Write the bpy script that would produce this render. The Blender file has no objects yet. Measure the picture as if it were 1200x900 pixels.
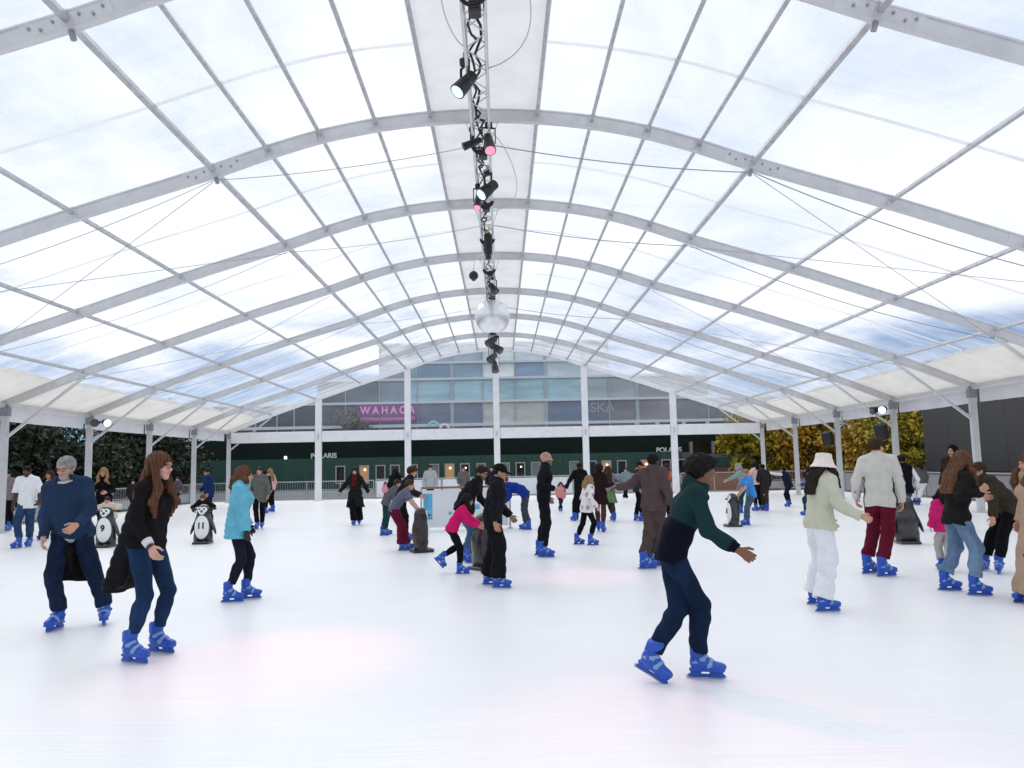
import bpy, bmesh, math, random
import numpy as np
from mathutils import Matrix, Vector
random.seed(7)
RNG = np.random.default_rng(11)
scene = bpy.context.scene
COL = scene.collection
R = math.radians
PI = math.pi

# ------------------------------------------------------------------ camera maths
F_PX, PITCH, YAW, ROLL, CAMX, CAMZ = 922.6, 0.10393, 0.01594, 0.02014, 0.203, 1.712
_fl = np.array([math.sin(YAW), math.cos(YAW), 0.0])
_R0 = np.array([math.cos(YAW), -math.sin(YAW), 0.0])
_Z = np.array([0.0, 0.0, 1.0])
_F = _fl * math.cos(PITCH) + _Z * math.sin(PITCH)
_U0 = -_fl * math.sin(PITCH) + _Z * math.cos(PITCH)
_RR = _R0 * math.cos(ROLL) - _U0 * math.sin(ROLL)
_UU = _R0 * math.sin(ROLL) + _U0 * math.cos(ROLL)
CAM = np.array([CAMX, 0.0, CAMZ])


def ray(px, py):
    return _F + _RR * ((px - 600) / F_PX) + _UU * ((450 - py) / F_PX)


def at_z(px, py, z):
    d = ray(px, py)
    return CAM + d * ((z - CAMZ) / d[2])


def at_y(px, py, y):
    d = ray(px, py)
    return CAM + d * (y / d[1])


def proj(p):
    v = np.asarray(p, float) - CAM
    dep = v @ _F
    return 600 + F_PX * (v @ _RR) / dep, 450 - F_PX * (v @ _UU) / dep


cam = bpy.data.objects.new('camera', bpy.data.cameras.new('camera'))
COL.objects.link(cam)
cam.data.sensor_width = 36
cam.data.lens = 36 * F_PX / 1200
cam.data.clip_start = 0.05
cam.data.clip_end = 3000
M = Matrix((_RR.tolist(), _UU.tolist(), (-_F).tolist())).transposed().to_4x4()
M.translation = Vector(CAM)
cam.matrix_world = M
scene.camera = cam

# ------------------------------------------------------------------ materials
_mats = {}


def principled(name):
    m = bpy.data.materials.new(name)
    m.use_nodes = True
    return m, m.node_tree, m.node_tree.nodes['Principled BSDF']


def mat(name, col, rough=0.6, metal=0.0, spec=0.5, var=0.0, vscale=6.0, bump=0.0, bscale=60.0, emit=0.0, sheen=0.0,
        attr=False, stretch=(1, 1, 1), coat=0.0):
    key = (name, tuple(col))
    if key in _mats:
        return _mats[key]
    m, nt, b = principled(name)
    b.inputs['Base Color'].default_value = (*col, 1)
    b.inputs['Roughness'].default_value = rough
    b.inputs['Metallic'].default_value = metal
    b.inputs['Specular IOR Level'].default_value = spec
    b.inputs['Coat Weight'].default_value = coat
    b.inputs['Sheen Weight'].default_value = sheen
    if sheen:
        b.inputs['Sheen Roughness'].default_value = 0.5
    tc = None
    src = None
    if attr:
        a = nt.nodes.new('ShaderNodeAttribute')
        a.attribute_name = 'Col'
        src = a.outputs['Color']
        nt.links.new(src, b.inputs['Base Color'])
    if var or bump:
        tc = nt.nodes.new('ShaderNodeTexCoord')
        mp = nt.nodes.new('ShaderNodeMapping')
        mp.inputs['Scale'].default_value = stretch
        nt.links.new(tc.outputs['Object'], mp.inputs['Vector'])
    if var:
        n = nt.nodes.new('ShaderNodeTexNoise')
        n.inputs['Scale'].default_value = vscale
        n.inputs['Detail'].default_value = 5
        n.inputs['Roughness'].default_value = 0.62
        nt.links.new(mp.outputs['Vector'], n.inputs['Vector'])
        r = nt.nodes.new('ShaderNodeMapRange')
        r.inputs['From Min'].default_value = 0.3
        r.inputs['From Max'].default_value = 0.7
        r.inputs['To Min'].default_value = 1 - var
        r.inputs['To Max'].default_value = 1 + var
        nt.links.new(n.outputs['Fac'], r.inputs['Value'])
        mx = nt.nodes.new('ShaderNodeMix')
        mx.data_type = 'RGBA'
        mx.blend_type = 'MULTIPLY'
        mx.inputs['Factor'].default_value = 1
        if src:
            nt.links.new(src, mx.inputs['A'])
        else:
            mx.inputs['A'].default_value = (*col, 1)
        nt.links.new(r.outputs['Result'], mx.inputs['B'])
        nt.links.new(mx.outputs['Result'], b.inputs['Base Color'])
    if bump:
        n2 = nt.nodes.new('ShaderNodeTexNoise')
        n2.inputs['Scale'].default_value = bscale
        n2.inputs['Detail'].default_value = 4
        nt.links.new(mp.outputs['Vector'], n2.inputs['Vector'])
        bp = nt.nodes.new('ShaderNodeBump')
        bp.inputs['Strength'].default_value = bump
        bp.inputs['Distance'].default_value = 0.02
        nt.links.new(n2.outputs['Fac'], bp.inputs['Height'])
        nt.links.new(bp.outputs['Normal'], b.inputs['Normal'])
    if emit:
        b.inputs['Emission Color'].default_value = (*col, 1)
        b.inputs['Emission Strength'].default_value = emit
    _mats[key] = m
    return m


def fabric(col):
    v = 0.05 if max(col) > .3 else 0.14
    return creased(mat('fabric', col, 0.92, spec=0.10, var=v, vscale=7, bump=0.30, bscale=60))


def denim(col):
    m = mat('denim', col, .9, spec=.12, var=.42, vscale=3.2, bump=.35, bscale=120, stretch=(1.6, 1.6, .7))
    return creased(m)


def creased(m):
    """adds wandering crease lines under the weave of a cloth material"""
    if m.get('creased'):
        return m
    m['creased'] = 1
    nt = m.node_tree
    b = nt.nodes['Principled BSDF']
    old = b.inputs['Normal'].links[0].from_node
    tc = nt.nodes.new('ShaderNodeTexCoord')
    mp = nt.nodes.new('ShaderNodeMapping')
    mp.inputs['Scale'].default_value = (1, 1, 1.9)
    nt.links.new(tc.outputs['Object'], mp.inputs[0])
    n = nt.nodes.new('ShaderNodeTexNoise')
    n.inputs['Scale'].default_value = 6.5
    n.inputs['Detail'].default_value = 3
    n.inputs['Distortion'].default_value = 1.6
    nt.links.new(mp.outputs[0], n.inputs['Vector'])
    ab = nt.nodes.new('ShaderNodeMath')
    ab.operation = 'SUBTRACT'
    nt.links.new(n.outputs['Fac'], ab.inputs[0])
    ab.inputs[1].default_value = .5
    a2 = nt.nodes.new('ShaderNodeMath')
    a2.operation = 'ABSOLUTE'
    nt.links.new(ab.outputs[0], a2.inputs[0])
    bp = nt.nodes.new('ShaderNodeBump')
    bp.inputs['Strength'].default_value = .5
    bp.inputs['Distance'].default_value = .05
    nt.links.new(a2.outputs[0], bp.inputs['Height'])
    nt.links.new(old.outputs[0], bp.inputs['Normal'])
    nt.links.new(bp.outputs[0], b.inputs['Normal'])
    return m


def film_mat(name, haze0, haze1, tint, gloss=0.05, graze=0.55):
    """clear PVC sheeting: mostly see-through, a little milky, streaked along its length, slightly shiny"""
    m = bpy.data.materials.new(name)
    m.use_nodes = True
    nt = m.node_tree
    nt.nodes.clear()
    out = nt.nodes.new('ShaderNodeOutputMaterial')
    tr = nt.nodes.new('ShaderNodeBsdfTransparent')
    tr.inputs['Color'].default_value = (*tint, 1)
    tl = nt.nodes.new('ShaderNodeBsdfTranslucent')
    tl.inputs['Color'].default_value = (0.9, 0.92, 0.95, 1)
    df = nt.nodes.new('ShaderNodeBsdfDiffuse')
    df.inputs['Color'].default_value = (0.8, 0.82, 0.86, 1)
    gl = nt.nodes.new('ShaderNodeBsdfGlossy')
    gl.inputs['Roughness'].default_value = 0.12
    m1 = nt.nodes.new('ShaderNodeMixShader')
    m1.inputs[0].default_value = 0.3
    nt.links.new(tl.outputs[0], m1.inputs[1])
    nt.links.new(df.outputs[0], m1.inputs[2])
    tc = nt.nodes.new('ShaderNodeTexCoord')
    mp = nt.nodes.new('ShaderNodeMapping')
    mp.inputs['Scale'].default_value = (0.22, 1.1, 0.5)
    nt.links.new(tc.outputs['Object'], mp.inputs[0])
    n = nt.nodes.new('ShaderNodeTexNoise')
    n.inputs['Scale'].default_value = 1.2
    n.inputs['Detail'].default_value = 6
    n.inputs['Roughness'].default_value = 0.6
    n.inputs['Distortion'].default_value = 0.8
    nt.links.new(mp.outputs[0], n.inputs['Vector'])
    r = nt.nodes.new('ShaderNodeMapRange')
    r.inputs['From Min'].default_value = 0.35
    r.inputs['From Max'].default_value = 0.68
    r.inputs['To Min'].default_value = haze0
    r.inputs['To Max'].default_value = haze1
    nt.links.new(n.outputs['Fac'], r.inputs['Value'])
    lw = nt.nodes.new('ShaderNodeLayerWeight')
    lw.inputs['Blend'].default_value = 0.5
    pw = nt.nodes.new('ShaderNodeMath')
    pw.operation = 'POWER'
    nt.links.new(lw.outputs['Facing'], pw.inputs[0])
    pw.inputs[1].default_value = 5
    pm = nt.nodes.new('ShaderNodeMath')
    pm.operation = 'MULTIPLY_ADD'
    pm.use_clamp = True
    nt.links.new(pw.outputs[0], pm.inputs[0])
    pm.inputs[1].default_value = graze
    nt.links.new(r.outputs[0], pm.inputs[2])
    m2 = nt.nodes.new('ShaderNodeMixShader')
    nt.links.new(pm.outputs[0], m2.inputs[0])
    nt.links.new(tr.outputs[0], m2.inputs[1])
    nt.links.new(m1.outputs[0], m2.inputs[2])
    bp = nt.nodes.new('ShaderNodeBump')
    bp.inputs['Strength'].default_value = 0.35
    bp.inputs['Distance'].default_value = 0.05
    nt.links.new(n.outputs['Fac'], bp.inputs['Height'])
    nt.links.new(bp.outputs[0], gl.inputs['Normal'])
    m3 = nt.nodes.new('ShaderNodeMixShader')
    m3.inputs[0].default_value = gloss
    nt.links.new(m2.outputs[0], m3.inputs[1])
    nt.links.new(gl.outputs[0], m3.inputs[2])
    nt.links.new(m3.outputs[0], out.inputs[0])
    return m


def cloth_trans(name, col, t=0.35, var=0.0):
    """opaque tent fabric that still glows with the daylight behind it"""
    m = bpy.data.materials.new(name)
    m.use_nodes = True
    nt = m.node_tree
    nt.nodes.clear()
    out = nt.nodes.new('ShaderNodeOutputMaterial')
    df = nt.nodes.new('ShaderNodeBsdfDiffuse')
    tl = nt.nodes.new('ShaderNodeBsdfTranslucent')
    mx = nt.nodes.new('ShaderNodeMixShader')
    mx.inputs[0].default_value = t
    tc = nt.nodes.new('ShaderNodeTexCoord')
    n = nt.nodes.new('ShaderNodeTexNoise')
    n.inputs['Scale'].default_value = 1.3
    n.inputs['Detail'].default_value = 5
    nt.links.new(tc.outputs['Object'], n.inputs['Vector'])
    cr = nt.nodes.new('ShaderNodeValToRGB')
    cr.color_ramp.elements[0].position = 0.3
    cr.color_ramp.elements[0].color = (*[c * 0.9 for c in col], 1)
    cr.color_ramp.elements[1].position = 0.6
    cr.color_ramp.elements[1].color = (*col, 1)
    nt.links.new(n.outputs['Fac'], cr.inputs[0])
    nt.links.new(cr.outputs[0], df.inputs[0])
    nt.links.new(cr.outputs[0], tl.inputs[0])
    nt.links.new(df.outputs[0], mx.inputs[1])
    nt.links.new(tl.outputs[0], mx.inputs[2])
    nt.links.new(mx.outputs[0], out.inputs[0])
    return m


ALU = mat('aluminium', (0.60, 0.60, 0.61), 0.42, 0.2, var=0.08, vscale=3, bump=0.05, bscale=25)
ALU_D = mat('aluminium bracket', (0.30, 0.31, 0.33), 0.5, 0.6, var=0.15, vscale=12)
STEEL = mat('galvanised steel', (0.46, 0.46, 0.48), 0.5, 0.25, var=0.2, vscale=8)
WHITE_P = mat('white painted cover', (0.80, 0.80, 0.82), 0.5, var=0.06, vscale=3, bump=0.1, bscale=4)
BLACK = mat('black casing', (0.012, 0.012, 0.014), 0.45, var=0.3, vscale=15)
BLACK_R = mat('black rubber', (0.015, 0.015, 0.016), 0.7)
CABLE = mat('grey cable', (0.30, 0.30, 0.31), 0.6)

# ------------------------------------------------------------------ mesh helpers


class MB:
    def __init__(self):
        self.v, self.f, self.mi = [], [], []

    def add(self, vs, fs, mi=0):
        o = len(self.v)
        self.v += [tuple(map(float, x)) for x in vs]
        self.f += [tuple(i + o for i in f) for f in fs]
        self.mi += [mi] * len(fs)

    def box(self, c, s, rot=None, mi=0, bevel=0.0):
        hx, hy, hz = s[0] / 2, s[1] / 2, s[2] / 2
        c = np.asarray(c, float)
        if bevel:
            b = min(bevel, hx * .9, hy * .9, hz * .9)
            vs = []
            for sz in (-1, 1):
                for (dz, ins) in ((hz - b, 0), (hz, b)) if sz > 0 else ((hz, b), (hz - b, 0)):
                    x, y = hx - ins, hy - ins
                    z = sz * dz
                    vs += [(-x + b, -y, z), (x - b, -y, z), (x, -y + b, z), (x, y - b, z), (x - b, y, z), (-x + b, y, z),
                           (-x, y - b, z), (-x, -y + b, z)]
            fs = [tuple(reversed(range(8))), tuple(range(24, 32))]
            for k in range(3):
                for i in range(8):
                    j = (i + 1) % 8
                    fs.append((k * 8 + i, k * 8 + j, k * 8 + 8 + j, k * 8 + 8 + i))
        else:
            vs = [(x, y, z) for z in (-hz, hz) for y in (-hy, hy) for x in (-hx, hx)]
            fs = [(0, 2, 3, 1), (4, 5, 7, 6), (0, 1, 5, 4), (2, 6, 7, 3), (0, 4, 6, 2), (1, 3, 7, 5)]
        vs = np.array(vs)
        if rot is not None:
            vs = vs @ np.asarray(rot).T
        self.add(vs + c, fs, mi)

    def bar(self, a, b, w, h=None, up=(0, 0, 1), mi=0, bevel=0.0):
        """a box-section bar from a to b"""
        a, b = np.asarray(a, float), np.asarray(b, float)
        h = w if h is None else h
        d = b - a
        L = np.linalg.norm(d)
        d = d / L
        up = np.asarray(up, float)
        if abs(d @ up) > 0.98:
            up = np.array([0, 1.0, 0])
        s = np.cross(d, up)
        s /= np.linalg.norm(s)
        u = np.cross(s, d)
        self.box((a + b) / 2, (L, w, h), rot=np.stack([d, s, u], 1), mi=mi, bevel=bevel)

    def tube(self, pts, r, n=8, mi=0, cap=True):
        pts = [np.asarray(p, float) for p in pts]
        rs = r if isinstance(r, (list, tuple)) else [r] * len(pts)
        vs, fs = [], []
        ref = None
        for i, p in enumerate(pts):
            d = pts[min(i + 1, len(pts) - 1)] - pts[max(i - 1, 0)]
            d = d / (np.linalg.norm(d) + 1e-9)
            if ref is None:
                ref = np.array([0, 0, 1.0]) if abs(d[2]) < 0.9 else np.array([1.0, 0, 0])
            s = np.cross(d, ref)
            s /= np.linalg.norm(s) + 1e-9
            u = np.cross(s, d)
            ref = u
            for k in range(n):
                a = 2 * PI * k / n
                vs.append(p + rs[i] * (math.cos(a) * s + math.sin(a) * u))
        for i in range(len(pts) - 1):
            for k in range(n):
                j = (k + 1) % n
                fs.append((i * n + k, i * n + j, (i + 1) * n + j, (i + 1) * n + k))
        if cap:
            fs.append(tuple(reversed(range(n))))
            fs.append(tuple(range((len(pts) - 1) * n, len(pts) * n)))
        self.add(vs, fs, mi)

    def quad(self, a, b, c, d, mi=0):
        self.add([a, b, c, d], [(0, 1, 2, 3)], mi)

    def build(self, name, mats, parent=None, smooth=False, loc=None):
        me = bpy.data.meshes.new(name)
        me.from_pydata(self.v, [], self.f)
        me.update()
        ms = mats if isinstance(mats, (list, tuple)) else [mats]
        for m in ms:
            me.materials.append(m)
        if len(ms) > 1:
            me.polygons.foreach_set('material_index', self.mi)
        if smooth:
            me.shade_smooth()
        return link(name, me, parent, loc)


def link(name, me, parent=None, loc=None):
    o = bpy.data.objects.new(name, me)
    COL.objects.link(o)
    if parent is not None:
        o.parent = parent
    if loc is not None:
        o.location = loc
    return o


def empty(name, loc=(0, 0, 0), rz=0.0):
    o = bpy.data.objects.new(name, None)
    o.empty_display_size = 0.2
    COL.objects.link(o)
    o.location = [float(v) for v in loc]
    o.rotation_euler = (0, 0, rz)
    return o


def tag(o, label=None, cat=None, group=None, kind=None):
    if label:
        o['label'] = label
    if cat:
        o['category'] = cat
    if group:
        o['group'] = group
    if kind:
        o['kind'] = kind
    return o


def lettering(name, text, size, m, parent=None, depth=0.01, bold=0.0, align='CENTER'):
    cu = bpy.data.curves.new(name, 'FONT')
    cu.body = text
    cu.size = size
    cu.extrude = depth
    cu.offset = bold
    cu.align_x = align
    cu.align_y = 'CENTER'
    t = bpy.data.objects.new('tmp', cu)
    COL.objects.link(t)
    bpy.context.view_layer.update()
    me = bpy.data.meshes.new_from_object(t.evaluated_get(bpy.context.evaluated_depsgraph_get()))
    bpy.data.objects.remove(t)
    me.materials.clear()
    me.materials.append(m)
    o = link(name, me, parent)
    return o


def rotm(ax, a):
    return np.array(Matrix.Rotation(a, 3, Vector(ax)))


# ------------------------------------------------------------------ world, sun, view
w = bpy.data.worlds.new('World')
scene.world = w
w.use_nodes = True
nt = w.node_tree
bg = nt.nodes['Background']
SUN_EL, SUN_AZ = R(52), R(-20)
sky = nt.nodes.new('ShaderNodeTexSky')
sky.sky_type = 'NISHITA'
sky.sun_disc = False
sky.sun_elevation = SUN_EL
sky.sun_rotation = SUN_AZ
sky.air_density = 1.0
sky.dust_density = 0.4
tc = nt.nodes.new('ShaderNodeTexCoord')
sep = nt.nodes.new('ShaderNodeSeparateXYZ')
nt.links.new(tc.outputs['Generated'], sep.inputs[0])


def wmath(op, a, b=None):
    n = nt.nodes.new('ShaderNodeMath')
    n.operation = op
    for i, x in enumerate((a, b)):
        if x is None:
            continue
        if isinstance(x, (int, float)):
            n.inputs[i].default_value = x
        else:
            nt.links.new(x, n.inputs[i])
    return n.outputs[0]


zc = wmath('MAXIMUM', sep.outputs[2], 0.0)
den = wmath('ADD', zc, 0.16)
cx = wmath('DIVIDE', sep.outputs[0], den)
cy = wmath('DIVIDE', sep.outputs[1], den)
comb = nt.nodes.new('ShaderNodeCombineXYZ')
nt.links.new(cx, comb.inputs[0])
nt.links.new(cy, comb.inputs[1])
cn = nt.nodes.new('ShaderNodeTexNoise')
cn.inputs['Scale'].default_value = 1.25
cn.inputs['Detail'].default_value = 9
cn.inputs['Roughness'].default_value = 0.58
cn.inputs['Distortion'].default_value = 0.5
nt.links.new(comb.outputs[0], cn.inputs['Vector'])
# overcast above, breaking into blue low down
lift = wmath('MULTIPLY', zc, 2.4)
cov = wmath('ADD', cn.outputs['Fac'], lift)
mr = nt.nodes.new('ShaderNodeMapRange')
mr.interpolation_type = 'SMOOTHSTEP'
mr.inputs['From Min'].default_value = 0.60
mr.inputs['From Max'].default_value = 1.0
nt.links.new(cov, mr.inputs['Value'])
cloudc = nt.nodes.new('ShaderNodeValToRGB')
cloudc.color_ramp.elements[0].position = 0.36
cloudc.color_ramp.elements[0].color = (6.4, 7.2, 8.8, 1)
cloudc.color_ramp.elements[1].position = 0.62
cloudc.color_ramp.elements[1].color = (11.2, 11.2, 11.2, 1)
nt.links.new(cn.outputs['Fac'], cloudc.inputs[0])
skyt = nt.nodes.new('ShaderNodeMix')
skyt.data_type = 'RGBA'
skyt.blend_type = 'MULTIPLY'
skyt.inputs['Factor'].default_value = 1
nt.links.new(sky.outputs[0], skyt.inputs['A'])
skyt.inputs['B'].default_value = (0.20, 0.37, 0.62, 1)
mix = nt.nodes.new('ShaderNodeMix')
mix.data_type = 'RGBA'
nt.links.new(mr.outputs[0], mix.inputs['Factor'])
nt.links.new(skyt.outputs['Result'], mix.inputs['A'])
nt.links.new(cloudc.outputs[0], mix.inputs['B'])
nt.links.new(mix.outputs['Result'], bg.inputs['Color'])
bg.inputs['Strength'].default_value = 0.1

sun = bpy.data.objects.new('sun', bpy.data.lights.new('sun', 'SUN'))
COL.objects.link(sun)
sun.data.energy = 1.5
sun.data.angle = R(55)
sun.data.color = (1.0, 0.975, 0.94)
# sun_rotation turns clockwise from +Y
sd = Vector((math.sin(SUN_AZ) * math.cos(SUN_EL), math.cos(SUN_AZ) * math.cos(SUN_EL), math.sin(SUN_EL)))
sun.rotation_euler = (-sd).to_track_quat('-Z', 'Y').to_euler()
sun.location = (0, 0, 60)

vs = scene.view_settings
vs.view_transform = 'Standard'
vs.look = 'None'
vs.exposure = 0.19
vs.gamma = 1
vs.use_curve_mapping = False
cy_ = scene.cycles
cy_.use_denoising = True
cy_.max_bounces = 8
cy_.diffuse_bounces = 4
cy_.transparent_max_bounces = 24
cy_.transmission_bounces = 4
cy_.glossy_bounces = 3
cy_.sample_clamp_indirect = 8
cy_.use_fast_gi = False
# ------------------------------------------------------------------ ground and ice
GROUND = mat('paving', (0.13, 0.13, 0.135), 0.9, var=0.25, vscale=0.6, bump=0.2, bscale=8)
mb = MB()
mb.quad((-900, -900, -0.12), (900, -900, -0.12), (900, 900, -0.12), (-900, 900, -0.12))
tag(mb.build('ground', GROUND), kind='structure')


def ice_material():
    m, nt, b = principled('ice')
    tc = nt.nodes.new('ShaderNodeTexCoord')
    n = nt.nodes.new('ShaderNodeTexNoise')
    n.inputs['Scale'].default_value = 0.35
    n.inputs['Detail'].default_value = 8
    n.inputs['Roughness'].default_value = 0.6
    nt.links.new(tc.outputs['Object'], n.inputs['Vector'])
    cr = nt.nodes.new('ShaderNodeValToRGB')
    cr.color_ramp.elements[0].position = 0.32
    cr.color_ramp.elements[0].color = (0.85, 0.857, 0.868, 1)
    cr.color_ramp.elements[1].position = 0.66
    cr.color_ramp.elements[1].color = (0.905, 0.902, 0.895, 1)
    nt.links.new(n.outputs['Fac'], cr.inputs[0])
    # skate scratches: two crossed families of fine streaks, warped into long curves
    warp = nt.nodes.new('ShaderNodeTexNoise')
    warp.inputs['Scale'].default_value = 0.16
    nt.links.new(tc.outputs['Object'], warp.inputs['Vector'])
    hs = []
    for ang, st, sc in ((20, (.5, 26, 1), 1.0), (-35, (.6, 33, 1), 1.3), (78, (.5, 38, 1), 1.0)):
        mp = nt.nodes.new('ShaderNodeMapping')
        mp.inputs['Rotation'].default_value = (0, 0, R(ang))
        mp.inputs['Scale'].default_value = st
        va = nt.nodes.new('ShaderNodeVectorMath')
        va.operation = 'MULTIPLY_ADD'
        va.inputs[1].default_value = (1.2, 1.2, 0)
        nt.links.new(warp.outputs['Color'], va.inputs[0])
        nt.links.new(tc.outputs['Object'], va.inputs[2])
        nt.links.new(va.outputs[0], mp.inputs[0])
        ns = nt.nodes.new('ShaderNodeTexNoise')
        ns.inputs['Scale'].default_value = sc
        ns.inputs['Detail'].default_value = 4
        ns.inputs['Roughness'].default_value = 0.7
        nt.links.new(mp.outputs[0], ns.inputs['Vector'])
        hs.append(ns.outputs['Fac'])
    mx = nt.nodes.new('ShaderNodeMath')
    mx.operation = 'ADD'
    nt.links.new(hs[0], mx.inputs[0])
    nt.links.new(hs[1], mx.inputs[1])
    mx2 = nt.nodes.new('ShaderNodeMath')
    mx2.operation = 'ADD'
    nt.links.new(mx.outputs[0], mx2.inputs[0])
    nt.links.new(hs[2], mx2.inputs[1])
    mr = nt.nodes.new('ShaderNodeMapRange')
    mr.inputs['From Min'].default_value = 1.3
    mr.inputs['From Max'].default_value = 1.75
    mr.inputs['To Min'].default_value = 1.0
    mr.inputs['To Max'].default_value = 0.94
    nt.links.new(mx2.outputs[0], mr.inputs[0])
    mul = nt.nodes.new('ShaderNodeMix')
    mul.data_type = 'RGBA'
    mul.blend_type = 'MULTIPLY'
    mul.inputs['Factor'].default_value = 1
    nt.links.new(cr.outputs[0], mul.inputs['A'])
    nt.links.new(mr.outputs[0], mul.inputs['B'])
    nt.links.new(mul.outputs['Result'], b.inputs['Base Color'])
    bp = nt.nodes.new('ShaderNodeBump')
    bp.inputs['Strength'].default_value = 0.25
    bp.inputs['Distance'].default_value = 0.01
    nt.links.new(mx2.outputs[0], bp.inputs['Height'])
    nt.links.new(bp.outputs[0], b.inputs['Normal'])
    b.inputs['Roughness'].default_value = 0.33
    b.inputs['Specular IOR Level'].default_value = 0.35
    return m


IX0, IX1, IY0, IY1 = -17.0, 18.6, -7.0, 46.2
mb = MB()
mb.box(((IX0 + IX1) / 2, (IY0 + IY1) / 2, -0.06), (IX1 - IX0, IY1 - IY0, 0.12))
tag(mb.build('ice_rink', ice_material()), kind='structure')

# ------------------------------------------------------------------ marquee
D0, BAY = 24.38, 5.0
FR = [D0 + BAY * k for k in range(-5, 5)]
YA, YB = FR[0], FR[-1]
NX = [0, 1.01, 2.04, 3.09, 4.06, 5.09, 7.66, 10.19, 12.64, 15.0]
NZ = [8.35, 8.31, 8.19, 7.98, 7.69, 7.33, 6.53, 5.68, 4.85, 3.92]


def roof_z(x):
    """centre line of the arch at x (Catmull-Rom through the purlin nodes)"""
    x = min(abs(x), 15.6)
    if x >= 15:
        return NZ[-1] + (x - 15) * (NZ[-1] - NZ[-2]) / (NX[-1] - NX[-2])
    i = 0
    while x > NX[i + 1]:
        i += 1
    xs = [-NX[1]] + NX + [17.4]
    zs = [NZ[1]] + NZ + [3.0]
    x0, x1, x2, x3 = xs[i:i + 4]
    z0, z1, z2, z3 = zs[i:i + 4]
    m1 = (z2 - z0) / (x2 - x0)
    m2 = (z3 - z1) / (x3 - x1)
    t = (x - x1) / (x2 - x1)
    h = x2 - x1
    return ((2 * t**3 - 3 * t * t + 1) * z1 + (t**3 - 2 * t * t + t) * h * m1 + (-2 * t**3 + 3 * t * t) * z2 + (t**3 - t * t) * h * m2)


def nrm(x):
    e = 0.02
    dz = (roof_z(x + e) - roof_z(x - e)) / (2 * e)
    n = np.array([-dz, 0, 1.0])
    return n / np.linalg.norm(n)


marquee = empty('marquee', (0, 0, 0))
tag(marquee, 'large arched aluminium marquee with clear plastic roof panels over the whole ice rink', 'marquee')


def arch_mesh():
    prof = [(-.055, -.12), (.055, -.12), (.055, -.10), (.042, -.095), (.042, .095), (.06, .10), (.06, .13), (-.06, .13), (-.06, .10),
            (-.042, .095), (-.042, -.095), (-.055, -.10)]
    wide = [(y * 1.5 if abs(y) < .05 else y * 1.25, n) for y, n in prof]
    plate = [((abs(y) + .009) * (1 if y > 0 else -1) if abs(y) < .05 else y, n) for y, n in prof]
    secs = [(x, prof) for x in np.linspace(-15.05, 15.05, 97)]
    for sx in (-1, 1):
        for xc in NX[1:-1]:
            secs += [((xc - .061) * sx, prof), ((xc - .06) * sx, wide), ((xc + .06) * sx, wide), ((xc + .061) * sx, prof)]
        for xc, L in ((5.09, .55), (10.19, .35)):
            secs = [q for q in secs if not (xc - L < q[0] * sx < xc + L and q[1] is prof)]
            for d in (-L, L):
                q = sorted([d, d - .001 if d < 0 else d + .001], key=abs)
                secs += [((xc + q[0]) * sx, plate), ((xc + q[1]) * sx, prof)]
            secs += [((xc + d) * sx, plate) for d in (-L * .6, -.062, .062, L * .6)]
    secs.sort(key=lambda q: q[0])
    mb = MB()
    vs, fs = [], []
    n = len(prof)
    for x, pf in secs:
        nn = nrm(x)
        for (py, pn) in pf:
            vs.append(np.array([x, 0, roof_z(x)]) + np.array([0, py, 0]) + nn * pn)
    for i in range(len(secs) - 1):
        for k in range(n):
            j = (k + 1) % n
            fs.append((i * n + k, (i + 1) * n + k, (i + 1) * n + j, i * n + j))
    mb.add(vs, fs)
    return mb


bolt_me = None
beam_me = None
for fi, y in enumerate(FR):
    gm = WHITE_P if fi == len(FR) - 1 else ALU
    if beam_me is None or fi == len(FR) - 1:
        o = arch_mesh().build('arch_beam', gm, marquee, loc=(0, y, 0))
        beam_me = o.data
    else:
        o = link('arch_beam', beam_me, marquee, (0, y, 0))
    # bolt heads on the splice plates of the nearest arches
    if fi in (2, 3):
        for sx in (-1, 1):
            for xo in (-.45, -.32, -.16, .16, .32, .45):
                x = (5.09 + xo) * sx
                c = np.array([x, -.05, roof_z(x)]) + nrm(x) * (.03 if abs(xo) != .32 else -.03)
                if bolt_me is None:
                    mb = MB()
                    mb.tube([(0, 0, 0), (0, -.022, 0)], .021, 6)
                    bolt_me = mb.build('bolt', ALU_D, o, loc=c).data
                else:
                    link('bolt', bolt_me, o, c)
            mb = MB()
            c = np.array([5.09 * sx, 0, roof_z(5.09)])
            mb.tube([c - nrm(5.09 * sx) * .14, c - nrm(5.09 * sx) * .24], .04, 10)
            mb.build('wire_lug', ALU_D, o)
    for sx in (-1, 1):
        mb = MB()
        mb.box((0, 0, 1.93), (.20, .13, 3.86))
        mb.box((0, 0, .015), (.34, .34, .03))
        mb.box((0, 0, 3.72), (.26, .16, .34), mi=1)
        mb.box((.104 * sx, 0, 1.9), (.012, .06, 3.6), mi=1)
        for dz in (.08, -.08):
            mb.tube([(-.05, -.085, 3.72 + dz), (-.05, -.1, 3.72 + dz)], .02, 6, mi=1)
            mb.tube([(.05, -.085, 3.72 + dz), (.05, -.1, 3.72 + dz)], .02, 6, mi=1)
        mb.build('column', [ALU, ALU_D], marquee, loc=(15 * sx, y, 0))
        mb = MB()
        mb.bar((14.93 * sx, 0, 2.9), (12.64 * sx, 0, roof_z(12.64) - .14), .09, .07)
        mb.build('knee_brace', ALU, marquee, loc=(0, y, 0))

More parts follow.
